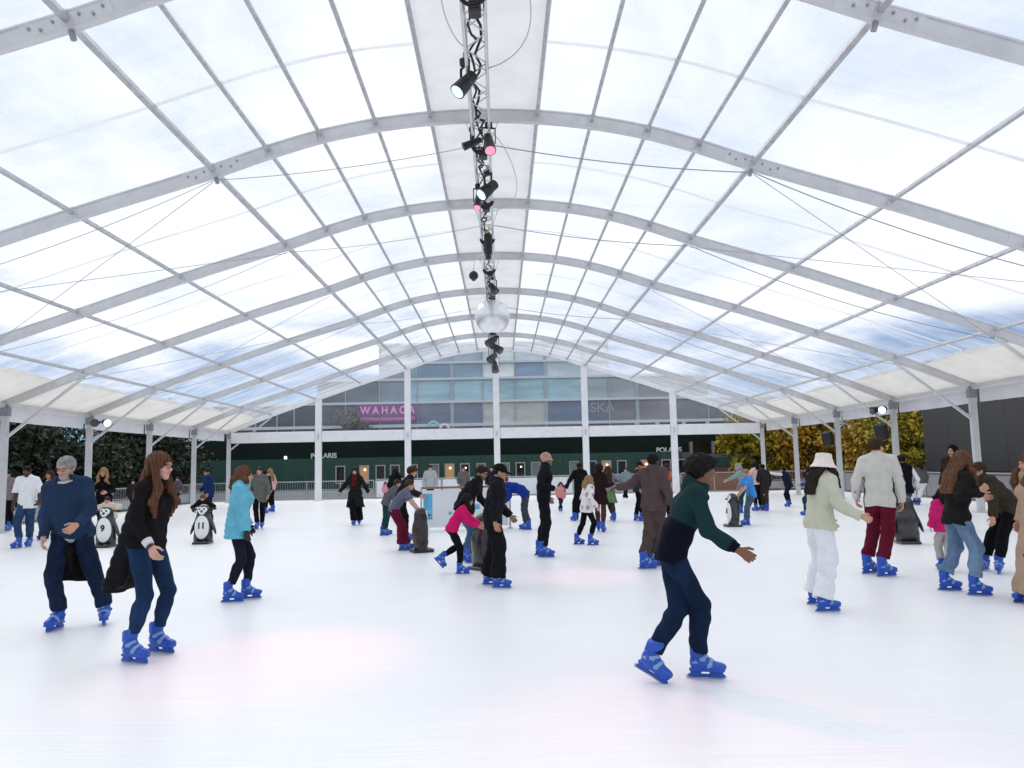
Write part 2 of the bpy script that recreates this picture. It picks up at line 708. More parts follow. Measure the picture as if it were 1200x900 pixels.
# purlins run the whole length
for sx in (-1, 1):
    for xc in NX[1:]:
        mb = MB()
        c = np.array([xc * sx, 0, roof_z(xc)])
        nn = nrm(xc * sx)
        big = xc in (5.09,)
        wd = .085 if big else .062
        if xc == 15.0:
            c = np.array([15 * sx, 0, 3.86])
            wd = .12
        for i in range(len(FR) - 1):
            mb.bar(c + np.array([0, FR[i] + .061, 0]) + nn * .03, c + np.array([0, FR[i + 1] - .061, 0]) + nn * .03, wd, wd * 1.2, up=nn)
        mb.build('eave_rail' if xc == 15.0 else 'purlin', ALU if xc == 15 else STEEL, marquee)

FILM = film_mat('clear roof film', 0.06, 0.42, (0.94, 0.965, 1.0))
FILM_G = film_mat('clear gable film', 0.04, 0.13, (0.93, 0.96, 0.98), 0.03)
OPAQ = cloth_trans('white ridge cover', (0.80, 0.80, 0.80), 0.42)
CREAM = cloth_trans('cream eave cover', (0.78, 0.76, 0.71), 0.36)
VAL = cloth_trans('white valance', (0.82, 0.81, 0.84), 0.35)
SEAM = cloth_trans('welded seam', (0.78, 0.77, 0.75), 0.6)


def skin(x0, x1, y0, y1, nx, ny, off, sag, m, name, parent, smooth=True, wav=0.0):
    mb = MB()
    vs, fs = [], []
    for i in range(nx + 1):
        for j in range(ny + 1):
            u, v = i / nx, j / ny
            x = x0 + (x1 - x0) * u
            y = y0 + (y1 - y0) * v
            s = sag * math.sin(PI * v) * (0.6 + .4 * math.sin(x * 2.2 + y0))
            if wav and i in (0, nx):
                x += wav * math.sin(PI * v) * (1 if x < 0 else -1) * (1 if i == (nx if abs(x1) < abs(x0) else 0) else 0)
            nn = nrm(x)
            vs.append(np.array([x, y, roof_z(x)]) + nn * (off - s))
    for i in range(nx):
        for j in range(ny):
            a = i * (ny + 1) + j
            fs.append((a, a + ny + 1, a + ny + 2, a + 1))
    mb.add(vs, fs)
    return mb.build(name, m, parent, smooth)


for i in range(len(FR) - 1):
    y0, y1 = FR[i] + .062, FR[i + 1] - .062
    for sx in (-1, 1):
        p = skin(1.06 * sx, 13.5 * sx, y0, y1, 40, 8, .115, .05, FILM, 'roof_panel', marquee)
        mid = (y0 + y1) / 2
        skin(1.06 * sx, 13.5 * sx, mid - .05, mid + .05, 40, 1, .108, .05 if False else 0.0, SEAM, 'seam', p)
        skin(13.5 * sx, 15.25 * sx, y0, y1, 8, 8, .117, .05, CREAM, 'eave_panel', marquee, wav=.25)
        mb = MB()
        n = 20
        vs, fs = [], []
        for k in range(n + 1):
            yy = y0 + (y1 - y0) * k / n
            dx = .02 * math.sin(k * 1.9 + i)
            vs += [(15.22 * sx + dx * sx, yy, 3.84), (15.22 * sx + dx * 1.5 * sx, yy, 3.42 - .02 * math.sin(PI * k / n))]
        for k in range(n):
            fs.append((2 * k, 2 * k + 1, 2 * k + 3, 2 * k + 2))
        mb.add(vs, fs)
        mb.build('valance', VAL, marquee, True)
    skin(-1.06, 1.06, y0, y1, 6, 8, .117, .04, OPAQ, 'ridge_panel', marquee)

# far gable
for k, x in enumerate((-10, -5, 0, 5, 10)):
    mb = MB()
    top = roof_z(x) - .1
    mb.box((0, 0, top / 2), (.34, .22, top), bevel=0.0)
    mb.box((0, 0, .02), (.5, .4, .04))
    mb.box((0, -.125, 3.55), (.12, .03, .3), mi=1)
    mb.build('gable_post', [WHITE_P, ALU], marquee, loc=(x, YB, 0))
mb = MB()
for a, b in ((-14.9, -10.17), (-9.83, -5.17), (-4.83, -.17), (.17, 4.83), (5.17, 9.83), (10.17, 14.9)):
    mb.box(((a + b) / 2, YB - .02, 3.58), (b - a, .16, .62), bevel=.06)
mb.build('gable_rail', WHITE_P, marquee)
mb = MB()
n = 60
vs, fs = [], []
for k in range(n + 1):
    x = -15 + 30 * k / n
    vs += [(x, YB + .06, 3.86), (x, YB + .06, roof_z(x) - .1)]
for k in range(n):
    fs.append((2 * k, 2 * k + 2, 2 * k + 3, 2 * k + 1))
mb.add(vs, fs)
mb.build('gable_window', FILM_G, marquee)

# bracing wires and slack electric cables under the arches
def sagline(a, b, sag, n=14):
    a, b = np.asarray(a, float), np.asarray(b, float)
    return [a + (b - a) * t - np.array([0, 0, sag * 4 * t * (1 - t)]) for t in np.linspace(0, 1, n)]


def node(x, fi, dz=-.2):
    return np.array([x, FR[fi], roof_z(x) + dz])


for fi in (3, 5):
    for sx in (-1, 1):
        for (xa, xb) in ((5.09, 12.64), (12.64, 5.09)):
            mb = MB()
            mb.tube([node(xa * sx, fi), node(xb * sx, fi + 1)], .007, 5)
            mb.build('bracing_wire', CABLE, marquee)
for fi in (3, 4, 6):
    for sx in (-1, 1):
        mb = MB()
        p = sagline(node(0, fi, -.55), node(5.09 * sx, fi, -.17), .1) + sagline(node(5.09 * sx, fi, -.17), node(12.64 * sx, fi, -.2), .25)[1:]
        mb.tube(p, .011 if sx > 0 else .007, 5)
        tag(mb.build('power_cable', CABLE, None), 'thin dark cable sagging under the %s half of the %s roof arch from the front' % (
            'right' if sx > 0 else 'left', {3: 'second', 4: 'third', 6: 'fifth'}[fi]), 'cable', 'cables slung under the roof arches')

# ------------------------------------------------------------------ lighting truss
TX, TY0, TY1, TZ, TW = -.04, 6.0, 41.0, 7.62, .29
truss = empty('lighting_truss', (TX, 0, TZ))
tag(truss, 'long silver lattice box truss hanging under the ridge of the roof', 'truss')
h = TW / 2
TRUSS = mat('truss aluminium', (0.62, 0.62, 0.64), 0.3, 0.85, var=0.1, vscale=5)
for sx in (-1, 1):
    for sz in (-1, 1):
        mb = MB()
        mb.tube([(sx * h, TY0, sz * h), (sx * h, TY1, sz * h)], .025, 8)
        mb.build('chord', TRUSS, truss, True)
mb = MB()
ny = 88
st = (TY1 - TY0) / ny
for i in range(ny):
    a, b = TY0 + i * st, TY0 + (i + 1) * st
    f = 1 if i % 2 else -1
    for s in (-1, 1):
        mb.tube([(s * h, a, -h * f), (s * h, b, h * f)], .011, 5, cap=False)
        mb.tube([(-h * f, a, s * h), (h * f, b, s * h)], .011, 5, cap=False)
mb.build('lacing', TRUSS, truss, True)
for i in range(3, len(FR) - 1):
    mb = MB()
    for s in (-1, 1):
        mb.tube([(s * h, FR[i], h), (s * .3, FR[i], roof_z(.3) - TZ - .12)], .008, 5)
    mb.build('hanger', STEEL, truss)
# black mains loom along the truss
mb = MB()
pts = []
for i in range(180):
    y = TY0 + .3 + i * .19
    pts.append((.05 * math.sin(i * 1.3) + .04 * math.sin(i * .37), y, -.02 + .09 * math.sin(i * .9) * math.sin(i * .21 + 1)))
mb.tube(pts, .02, 6)
tag(mb.build('cable_loom', BLACK_R, None, True, loc=(TX, 0, TZ)), 'black cable loom threaded along the inside of the ceiling truss', 'cable')
mb = MB()
pts = []
for i in range(150):
    y = TY0 + 1.2 + i * .2
    pts.append((-.06 + .05 * math.sin(i * 1.7 + 1) + .03 * math.sin(i * .53), y, -.10 + .05 * math.sin(i * 1.1 + 2)))
mb.tube(pts, .017, 6)
tag(mb.build('cable_loom', BLACK_R, None, True, loc=(TX, 0, TZ)), 'thicker black cable loom tied along the underside of the ceiling truss', 'cable')
for k, y in enumerate((9.0, 13.6, 16.6, 19.5, 22.6)):
    root = empty('cable_coil', (TX, y, TZ - .12))
    tag(root, ['coil of black cable hung under the truss nearest the front', 'coil of black cable hung under the truss beside the small black spotlight',
               'coil of black cable hung under the truss by the big moving head', 'coil of black cable hung under the truss beside the chain hoist',
               'coil of black cable hung under the truss beside the ball camera'][k], 'cable', 'coils of cable under the truss')
    mb = MB()
    for q in range(4):
        r_ = .15 + .012 * q
        mb.tube([(r_ * math.cos(t), .03 * q + .02 * math.sin(3 * t + q), -.02 - (.10 + .02 * q) * math.sin(t)) for t in np.linspace(0, PI, 14)], .014, 6)
    mb.build('cable', BLACK_R, root, True)
    mb = MB()
    mb.box((.02, .28, -.12), (.16, .22, .14), bevel=.02)
    mb.bar((.02, .28, -.06), (.02, .28, .0), .04)
    mb.build('dimmer_box', BLACK, root)
# loops of thin white flex beside the truss
for k, (ya, yb, s, dd) in enumerate(((7.5, 11.0, 1, .55), (13.2, 17.5, 1, .5), (7.6, 10.4, -1, .22))):
    mb = MB()
    pts = [(TX + s * (h + .02 + dd * math.sin(PI * t) ** .7), ya + (yb - ya) * t, TZ - .1 - .5 * math.sin(PI * t) * dd) for t in np.linspace(0, 1, 20)]
    mb.tube(pts, .009, 5)
    tag(mb.build('flex_loop', mat('pale flex', (.55, .55, .55), .5), None, True),
        ['wide loop of pale flex hanging right of the truss nearest the front', 'loop of pale flex hanging right of the truss beside the pink light',
         'narrow loop of pale flex hanging left of the truss nearest the front'][k], 'cable', 'loops of flex beside the truss')

LENS_W = mat('lit lens white', (0.62, 0.80, 0.95), 0.2, emit=.7)
LENS_P = mat('lit lens pink', (1.0, 0.25, 0.38), 0.2, emit=.8)
GLASS_D = mat('dark lens', (0.02, 0.02, 0.03), 0.08, spec=0.8)
NAVY_C = mat('dark blue casing', (0.012, 0.02, 0.035), 0.35)


def stage_light(pos, aim, r, L, lens, label, yoke=True, drop=.0, group='stage lights on the truss', name='stage_light'):
    """yoke-mounted lamp hung at pos, pointing along aim"""
    root = empty(name, pos)
    tag(root, label, 'stage light', group)
    a = np.asarray(aim, float)
    a /= np.linalg.norm(a)
    s = np.cross(a, [0, 0, 1.0])
    s /= np.linalg.norm(s) + 1e-9
    mb = MB()
    mb.tube([a * -L * .55, a * -L * .5, a * -L * .15, a * .0, a * L * .42, a * L * .5], [r * .5, r * .72, r * .8, r * .92, r, r * 1.04], 16)
    mb.build('lamp_body', NAVY_C if r > .13 else BLACK, root, False)
    mb = MB()
    mb.tube([a * L * .49, a * L * .515, a * L * .525], [r * .9, r * .86, r * .3], 16)
    mb.build('lens', lens, root, True)
    if yoke:
        mb = MB()
        top = np.array([0, 0, r * 1.5 + drop])
        for q in (-1, 1):
            mb.bar(s * q * r * 1.12, s * q * r * 1.12 + top, .035, .012, up=s)
        mb.bar(s * -r * 1.12 + top, s * r * 1.12 + top, .035, .02)
        mb.box(top + np.array([0, 0, .05]), (r * 1.3, r * 1.2, .1), bevel=.02)
        mb.build('yoke', BLACK, root)
        mb = MB()
        mb.tube([top + np.array([0, 0, .1]), top + np.array([0, 0, .2])], .03, 8)
        mb.build('clamp', ALU_D, root)
    return root


def tp(px, py, z):
    return at_z(px, py, z)


stage_light(tp(545, 98, 7.25), (-.55, -.3, -.75), .115, .40, LENS_W, 'big stage light with a glowing white lens, nearest the front of the truss', drop=.1)
stage_light(tp(553, 168, 7.35), (-.9, -.2, -.45), .07, .34, GLASS_D, 'small black spotlight sticking out left of the truss opposite the pink light', drop=.1)
stage_light(tp(573, 168, 7.2), (.12, -.6, -1), .10, .40, LENS_P, 'black stage light with a lit pink lens on the right of the truss', drop=.12)
stage_light(tp(572, 222, 7.15), (-.6, -.35, -.6), .13, .42, LENS_W, 'big dark blue moving head with white lens behind the pink light', drop=.1)
stage_light(tp(560, 236, 7.1), (-.1, -.5, -1), .08, .36, LENS_P, 'small black lamp with pale pink lens below the big moving head', drop=.15)
stage_light(tp(578, 338, 7.2), (.4, -.5, -.7), .12, .36, GLASS_D, 'black unlit lamp under the truss just before the mirror ball', drop=.1)
for k, (px, py, z) in enumerate(((576, 400, 6.95), (582, 408, 6.75), (577, 419, 6.5), (580, 430, 6.25))):
    stage_light(tp(px, py, z), [(-.6, -.6, -.5), (.7, -.4, -.5), (-.5, -.8, -.6), (.1, -.5, -1)][k], .17, .5, GLASS_D,
                ['topmost black lamp of the cluster at the far end of the truss', 'second black lamp from the top in the cluster at the far end of the truss',
                 'third black lamp down in the cluster at the far end of the truss', 'lowest black lamp of the cluster at the far end of the truss'][k],
                drop=.18, group='black lamps at the far end of the truss')
# pole carrying the far cluster
mb = MB()
pa = tp(579, 396, 7.45)
mb.tube([pa, pa - np.array([0, 0, 1.25])], .05, 8)
tag(mb.build('drop_pole', BLACK, None, True), 'black drop pole carrying the lamp cluster at the far end of the truss', 'pole')
# chain hoist
hp = tp(572, 284, 7.25)
root = empty('chain_hoist', hp)
tag(root, 'black chain hoist with a yellow hook hanging under the middle of the truss', 'hoist')
mb = MB()
mb.box((0, 0, -.05), (.2, .34, .5), bevel=.04)
mb.tube([(0, -.1, -.3), (0, -.1, -.46)], .07, 10)
mb.build('hoist_body', BLACK, root)
mb = MB()
mb.tube([(0, 0, .2), (0, 0, .32), (.05, 0, .37), (0, 0, .42), (-.05, 0, .37)], .022, 8)
mb.build('hook', mat('yellow paint', (.7, .42, .03), .5), root)
# dome camera
dp = tp(555, 323, 6.95)
root = empty('ball_camera', dp)
tag(root, 'small black ball camera on a thin arm left of the truss', 'camera')
bm = bmesh.new()
bmesh.ops.create_uvsphere(bm, u_segments=18, v_segments=12, radius=.13)
me = bpy.data.meshes.new('housing')
bm.to_mesh(me)
me.shade_smooth()
me.materials.append(BLACK)
link('housing', me, root)
mb = MB()
mb.tube([(0, 0, .1), (.02, 0, .4), (.15, 0, .55), (TX - dp[0], 0, .6)], .014, 6)
mb.build('arm', WHITE_P, root, True)
mb = MB()
mb.tube([(0, 0, -.09), (0, 0, -.145)], [.07, .05], 12)
mb.build('lens', GLASS_D, root, True)

# mirror ball
bp_ = at_z(577, 371, 6.85)
root = empty('mirror_ball', bp_)
tag(root, 'large silver mirror ball hanging under the ceiling truss', 'mirror ball')
mb = MB()
rB = .6
nl = 44
for i in range(nl):
    t0, t1 = -PI / 2 + PI * i / nl, -PI / 2 + PI * (i + 1) / nl
    tm = (t0 + t1) / 2
    n = max(5, int(2 * PI * math.cos(tm) * rB / (rB * PI / nl)))
    for k in range(n):
        a0, a1 = 2 * PI * (k + .03) / n, 2 * PI * (k + .97) / n
        jit = random.uniform(-.012, .012)
        t0_, t1_ = t0 + .003, t1 - .003
        q = [(rB * math.cos(t) * math.cos(a) * (1 + jit * (a - a0)), rB * math.cos(t) * math.sin(a) * (1 + jit * (t - t0_)), rB * math.sin(t)) for (t, a) in
             ((t0_, a0), (t0_, a1), (t1_, a1), (t1_, a0))]
        mb.add(q, [(0, 1, 2, 3)])
mb.build('mirror_tiles', mat('mirror tile', (.92, .93, .95), .32, .9), root)
bm = bmesh.new()
bmesh.ops.create_uvsphere(bm, u_segments=32, v_segments=20, radius=rB * .985)
me = bpy.data.meshes.new('core')
bm.to_mesh(me)
me.shade_smooth()
me.materials.append(mat('ball core', (.55, .56, .58), .5))
link('core', me, root)
mb = MB()
mb.tube([(0, 0, rB), (0, 0, rB + .1)], .12, 14)
mb.tube([(0, 0, rB + .1), (0, 0, rB + .3)], .03, 8)
mb.build('motor', BLACK, root)
mb = MB()
mb.tube([(0, 0, -rB + .02), (0, 0, -rB - .05)], [.13, .10], 14)
mb.build('end_cap', BLACK, root)

# pink pools of light on the ice come from real spots on the truss
for k, (src, tgt, e, ang) in enumerate((((573, 168, 7.0), (300, 782), 72, 21), ((560, 236, 6.95), (690, 676), 42, 17), ((578, 338, 7.0), (430, 645), 40, 14),
                                        ((545, 98, 7.0), (860, 890), 42, 26))):
    a = at_z(*src)
    b = at_z(tgt[0], tgt[1], 0)
    L = bpy.data.lights.new('pink_spot', 'SPOT')
    L.energy = e * 10
    L.color = (1.0, .22, .30)
    L.spot_size = R(ang)
    L.spot_blend = .9
    L.shadow_soft_size = .06
    o = bpy.data.objects.new('pink_spot', L)
    COL.objects.link(o)
    o.location = a + np.array([0, 0, -.3])
    o.rotation_euler = Vector(b - a).to_track_quat('-Z', 'Y').to_euler()

# ------------------------------------------------------------------ things fixed on the columns
def col_face(sx, k):
    return np.array([15 * sx, D0 + BAY * k, 0])


def speaker(pos, face, label, s=1.0):
    root = empty('loudspeaker', pos)
    tag(root, label, 'loudspeaker', 'loudspeakers on the columns')
    root.rotation_euler = (R(18), 0, face)
    root.scale = (s, s, s)
    mb = MB()
    mb.box((0, 0, 0), (.42, .36, .62), bevel=.03)
    mb.build('cabinet', BLACK, root)
    mb = MB()
    mb.box((0, -.186, 0), (.36, .012, .55))
    mb.build('grille', mat('speaker grille', (.02, .02, .022), .8, bump=.6, bscale=160), root)
    mb = MB()
    mb.bar((.0, .18, .1), (0, .38, .16), .05)
    mb.build('bracket', BLACK, root)


def floods(pos, face, label, lens):
    root = empty('floodlight', pos)
    tag(root, label, 'floodlight', 'floodlights on the columns')
    root.rotation_euler = (0, 0, face)
    for s in (-1, 1):
        mb = MB()
        c = np.array([.17 * s, -.12, 0])
        ax = np.array([.25 * s, -1, -.25])
        ax /= np.linalg.norm(ax)
        mb.tube([c - ax * .16, c - ax * .1, c + ax * .05, c + ax * .17], [.06, .1, .13, .15], 14)
        hd = mb.build('lamp_head', BLACK, root)
        mb = MB()
        mb.tube([c + ax * .165, c + ax * .175], .135, 14)
        mb.build('lens', lens if s > 0 else GLASS_D, hd)
    mb = MB()
    mb.bar((-.2, 0, .02), (.2, 0, .02), .05)
    mb.bar((0, 0, 0), (0, .1, -.02), .05)
    mb.build('bracket', BLACK, root)


LIT = mat('lit lamp', (1.0, .98, .95), .3, emit=1.3)
floods(at_y(117, 495, D0 + BAY - .15), R(35), 'pair of black floodlights, one lit, high on a left column', LIT)
floods(at_y(1033, 480, D0 + BAY - .15), R(-60), 'pair of floodlights, one lit, high on a right column', LIT)
speaker(at_y(1033, 506, D0 + BAY - .15), R(-50), 'black loudspeaker under the floodlights on the second right column', .95)
speaker(at_y(970, 514, D0 + 2 * BAY - .15), R(-50), 'black loudspeaker on the third right column, against the autumn trees', .95)

# ------------------------------------------------------------------ rink barriers
BAR_G = mat('barrier mesh panel', (.22, .23, .24), .5, var=.15, vscale=2)
BAR_W = mat('white hoarding', (.72, .74, .77), .35, var=.05, vscale=1.5)
BAR_D = mat('grey hoarding', (.21, .21, .23), .55, var=.1, vscale=.8)
BAR_B = mat('brown hoarding', (.20, .10, .07), .6, var=.15, vscale=2)
WOOD = mat('timber rail', (.22, .13, .09), .5, var=.2, vscale=5, stretch=(1, 1, 1))
GLASS_B = mat('barrier glass', (.30, .33, .35), .15, spec=.6)
RAIL = mat('rail steel', (.42, .42, .44), .4, .6)


def barrier(pts, hgt, panel_m, label, group=None, rail_m=RAIL, step=2.0, kind='rink_barrier', gap=.05, bars=False):
    a, b = np.array(pts[0], float), np.array(pts[1], float)
    root = empty(kind, a)
    tag(root, label, 'barrier', group)
    d = b - a
    L = np.linalg.norm(d)
    n = max(1, int(round(L / step)))
    u = d / L
    up = np.array([0, 0, 1.0])
    for i in range(n + 1):
        p = u * (L * i / n)
        mb = MB()
        mb.bar(p, p + up * (hgt - .03), .06, .05, up=u)
        mb.box(p + up * .01, (.16, .16, .02))
        mb.build('post', RAIL, root)
    mb = MB()
    mb.bar(up * hgt, d + up * hgt, .09, .06)
    mb.build('rail', rail_m, root)
    for i in range(n):
        p, q = u * (L * i / n + .05), u * (L * (i + 1) / n - .05)
        mb = MB()
        if bars:
            mb.bar(p + up * .12, q + up * .12, .03)
            mb.bar(p + up * (hgt * .55), q + up * (hgt * .55), .03)
            for t in np.linspace(.04, .96, 13):
                c = p + (q - p) * t
                mb.tube([c + up * .12, c + up * (hgt - .04)], .009, 4, cap=False)
            mb.build('bar_panel', RAIL, root)
            mb = MB()
            mb.bar(p + up * .33, q + up * .33, .012, .4)
            mb.build('glass_panel', panel_m, root)
        else:
            m = (hgt - gap - .06) / 2 + .06
            mb.bar(p + up * m, q + up * m, .02, hgt - gap - .1)
            mb.build('panel', panel_m, root)
    return root


barrier(((IX0, -6, 0), (IX0, IY1, 0)), 1.05, GLASS_B, 'grey railing with glass panels along the left edge of the ice', bars=True, step=2.2)
barrier(((IX1, IY1, 0), (IX1, -6, 0)), 1.08, BAR_D, 'grey board barrier along the right edge of the ice below the dark screen')
barrier(((IX0 + .1, IY1, 0), (-7.2, IY1, 0)), 1.05, GLASS_B, 'grey glass barrier at the far left of the rink below the green wall', bars=True)
barrier(((-7.1, IY1, 0), (4.4, IY1, 0)), 1.1, BAR_W, 'white board barrier across the middle of the far end of the rink', rail_m=RAIL)
barrier(((4.5, IY1, 0), (10.6, IY1, 0)), 1.1, GLASS_B, 'grey glass barrier at the far end of the rink right of the white boards', bars=True)
barrier(((10.7, IY1, 0), (14.6, IY1, 0)), 1.1, BAR_B, 'brown board barrier near the far right corner of the rink')
barrier(((14.7, IY1, 0), (IX1 - .1, IY1, 0)), 1.1, GLASS_B, 'short grey railing in the far right corner of the rink', bars=True)
# free standing hoarding in the middle of the ice
ca = at_z(494, 622, 0)
cb = at_z(598, 619, 0)
isl = barrier((ca, cb), 1.16, BAR_W, 'free standing white hoarding with timber top in the middle of the ice', rail_m=WOOD, step=2.6, kind='hoarding')
BLUE_P = mat('blue print', (.10, .40, .62), .4, var=.35, vscale=5)
u = (cb - ca) / np.linalg.norm(cb - ca)
nrmv = np.array([u[1], -u[0], 0])
for (s0, s1, z0, z1) in ((.06, .30, .3, 1.0), (1.25, 1.6, .55, .68), (1.0, 1.1, .3, .36), (.75, .83, .42, .5)):
    c = u * (s0 + s1) / 2 + nrmv * .018 + np.array([0, 0, (z0 + z1) / 2])
    mb = MB()
    mb.bar(c - u * (s1 - s0) / 2, c + u * (s1 - s0) / 2, .006, z1 - z0)
    mb.build('printed_graphic', BLUE_P, isl)

# dark grey hoarding wall / screen on the right, white cabinet beside it
scr = empty('screen_wall', (21.0, 25.5, -.12))
tag(scr, 'huge dark grey screen wall behind the barrier on the right', 'screen')
SCR = mat('dark screen', (.032, .032, .034), .6, var=.08, vscale=.5, bump=.05, bscale=30)
mb = MB()
for k in range(12):
    mb.box((.0, -12.5 + k * 2.11 + 1.05, 3.85), (.18, 2.10, 5.3), bevel=.008)
mb.build('screen_panel', SCR, scr)
mb = MB()
for k in range(13):
    mb.box((.35, -12.5 + k * 2.11, 3.3), (.12, .12, 6.6))
mb.box((.2, .2, .6), (.3, 25.3, 1.2))
mb.build('frame', BLACK, scr)
cbp = at_y(1064, 590, 41.0)
cab = empty('cabinet', (19.6, 39.3, -.12))
tag(cab, 'white metal cabinet with a round black vent beside the dark screen', 'cabinet')
cab.rotation_euler = (0, 0, R(-25))
mb = MB()
mb.box((0, 0, .95), (1.15, .8, 1.9), bevel=.04)
mb.build('casing', mat('white steel', (.62, .62, .63), .45, var=.06), cab)
mb = MB()
mb.tube([(.12, -.4, 1.45), (.12, -.43, 1.45)], .22, 20)
mb.build('vent', BLACK, cab)

# ------------------------------------------------------------------ building behind the far gable
bld = empty('pavilion_building', (0, 60, -.12))
tag(bld, 'long dark green ground floor with grey framed windows and white lettering beyond the far gable', 'building')
GREEN = mat('dark green boarding', (.012, .060, .044), .55, var=.25, vscale=1.2, stretch=(3, 1, .3), bump=.1, bscale=9)
DKFAS = mat('black fascia', (.005, .014, .0105), .7, spec=.15, var=.2, vscale=.5)
mb = MB()
mb.box((-8, 1.5, 1.35), (44, 3, 2.7))
mb.build('green_wall', GREEN, bld)
mb = MB()
mb.box((-2, 2.2, 3.45), (62, 3, 1.5))
mb.build('fascia', DKFAS, bld)
mb = MB()
mb.box((22, 1.5, .75), (16, 3, 1.5))
mb.build('brick_wall', mat('red brick', (.16, .065, .05), .8, var=.2, vscale=4), bld)
mb = MB()
mb.box((22, 1.45, 1.85), (16, 3, .7))
mb.build('green_band', GREEN, bld)
WINF = mat('window frame grey', (.36, .36, .34), .5)
WIND = mat('dark window', (.012, .011, .011), .08, spec=.7)
WARM = mat('lamp lit window', (.34, .19, .09), .3, emit=.5)
PALEW = mat('pale blind window', (.20, .22, .22), .2)
YW = 59.985
wx = [(399, 0), (427, 1), (446, 0), (463, 3), (484, 0), (509, 2), (527, 1), (545, 3), (564, 2), (592, 2), (610, 3), (628, 2), (673, 2), (694, 0), (711, 1),
      (729, 0), (757, 1), (781, 0), (800, 0), (815, 0)]
bulb = mat('warm bulb', (1.0, .62, .35), .4, emit=6)
for i, (px, kd) in enumerate(wx):
    c = at_y(px, 556, YW)
    mb = MB()
    wd, z0, z1 = .74, .75, 2.12
    fw = .085
    mb.box((c[0] - wd / 2 + fw / 2, -.05, (z0 + z1) / 2), (fw, .1, z1 - z0))
    mb.box((c[0] + wd / 2 - fw / 2, -.05, (z0 + z1) / 2), (fw, .1, z1 - z0))
    mb.box((c[0], -.052, z1 - fw / 2), (wd - 2 * fw, .1, fw))
    mb.box((c[0], -.052, z0 + fw / 2), (wd - 2 * fw, .1, fw))
    fr = mb.build('window', WINF, bld)
    mb = MB()
    mb.box((c[0], -.03, (z0 + z1) / 2), (wd - 2 * fw, .03, z1 - z0 - 2 * fw))
    mb.build('pane', [WIND, WARM, PALEW, WIND][kd], fr)
    if kd in (1, 3):
        mb = MB()
        rr = .06 if kd == 1 else .05
        mb.tube([(c[0] + .05, -.06, 1.72), (c[0] + .05, -.06, 1.72 + rr * 2)], rr, 10)
        mb.build('bulb', bulb, fr)
for px in (812, 838, 866, 892):
    c = at_y(px, 530, YW)
    mb = MB()
    mb.box((c[0], .55, 2.95), (.22, .3, .95))
    mb.build('mullion', mat('grey mullion', (.18, .19, .18), .6), bld)
mb = MB()
mb.box((24.3, .66, 2.95), (19, .1, .95))
mb.build('dark_glazing', WIND, bld)
SIGNW = mat('sign letters white', (.52, .55, .52), .5, emit=.12)
for px, py in ((375, 534), (788, 527)):
    c = at_y(px, py, 59.4)
    o = lettering('sign_lettering', 'POLARIS', .52, SIGNW, bld, .03, .012)
    o.rotation_euler = (PI / 2, 0, 0)
    o.location = (c[0], .66, c[2] + .12 - .0)
mb = MB()
c = at_y(330, 537, 59.5)
mb.box((c[0], .58, c[2] + .12), (.2, .2, .35), bevel=.05)
mb.build('wall_lamp', LIT, bld)

# upper glass storey, set back: a wall of panes between white transoms, each pane a part
upp = empty('glass_building', (0, 66, -.12))
tag(upp, 'glass fronted upper storeys with white transoms and a pink neon sign behind the far gable', 'building')


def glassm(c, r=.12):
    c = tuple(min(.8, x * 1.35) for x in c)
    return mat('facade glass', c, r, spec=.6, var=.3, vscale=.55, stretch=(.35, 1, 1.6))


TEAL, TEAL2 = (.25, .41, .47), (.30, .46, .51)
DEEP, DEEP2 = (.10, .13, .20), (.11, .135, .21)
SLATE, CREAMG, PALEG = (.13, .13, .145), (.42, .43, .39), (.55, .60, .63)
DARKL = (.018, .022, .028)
YU = 66.0
zrow = []
for py in (506, 497, 470, 443, 424):
    zrow.append(at_y(583, py, YU)[2] + .12)
zrow[0] -= 1.5
zrow.append(zrow[-1] + 1.6)
xcol = [at_y(px, 480, YU)[0] for px in (250, 300, 325, 345, 372, 405, 445, 478, 489, 530, 566, 583, 604, 640, 684, 714, 747, 789, 830, 870, 920)]
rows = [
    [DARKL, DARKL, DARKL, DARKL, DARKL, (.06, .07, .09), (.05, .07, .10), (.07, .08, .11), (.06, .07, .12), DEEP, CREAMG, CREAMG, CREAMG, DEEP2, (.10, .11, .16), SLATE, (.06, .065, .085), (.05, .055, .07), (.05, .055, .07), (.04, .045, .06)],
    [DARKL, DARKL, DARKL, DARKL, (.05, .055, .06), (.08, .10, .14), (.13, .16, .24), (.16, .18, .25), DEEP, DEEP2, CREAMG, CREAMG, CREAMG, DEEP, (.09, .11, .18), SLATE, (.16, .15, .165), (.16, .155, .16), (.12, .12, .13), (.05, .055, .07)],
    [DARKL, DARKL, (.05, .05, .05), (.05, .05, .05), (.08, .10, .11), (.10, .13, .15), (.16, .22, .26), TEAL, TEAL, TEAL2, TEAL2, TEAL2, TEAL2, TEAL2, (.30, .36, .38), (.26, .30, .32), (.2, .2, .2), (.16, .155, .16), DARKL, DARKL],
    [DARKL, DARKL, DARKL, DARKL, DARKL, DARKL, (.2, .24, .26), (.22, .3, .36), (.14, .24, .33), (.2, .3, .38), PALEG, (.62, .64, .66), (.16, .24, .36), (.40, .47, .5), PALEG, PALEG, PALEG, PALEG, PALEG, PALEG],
    [PALEG] * 7 + [(.25, .33, .4), (.25, .33, .4), (.3, .38, .44), PALEG, PALEG, (.5, .55, .6)] + [PALEG] * 7]
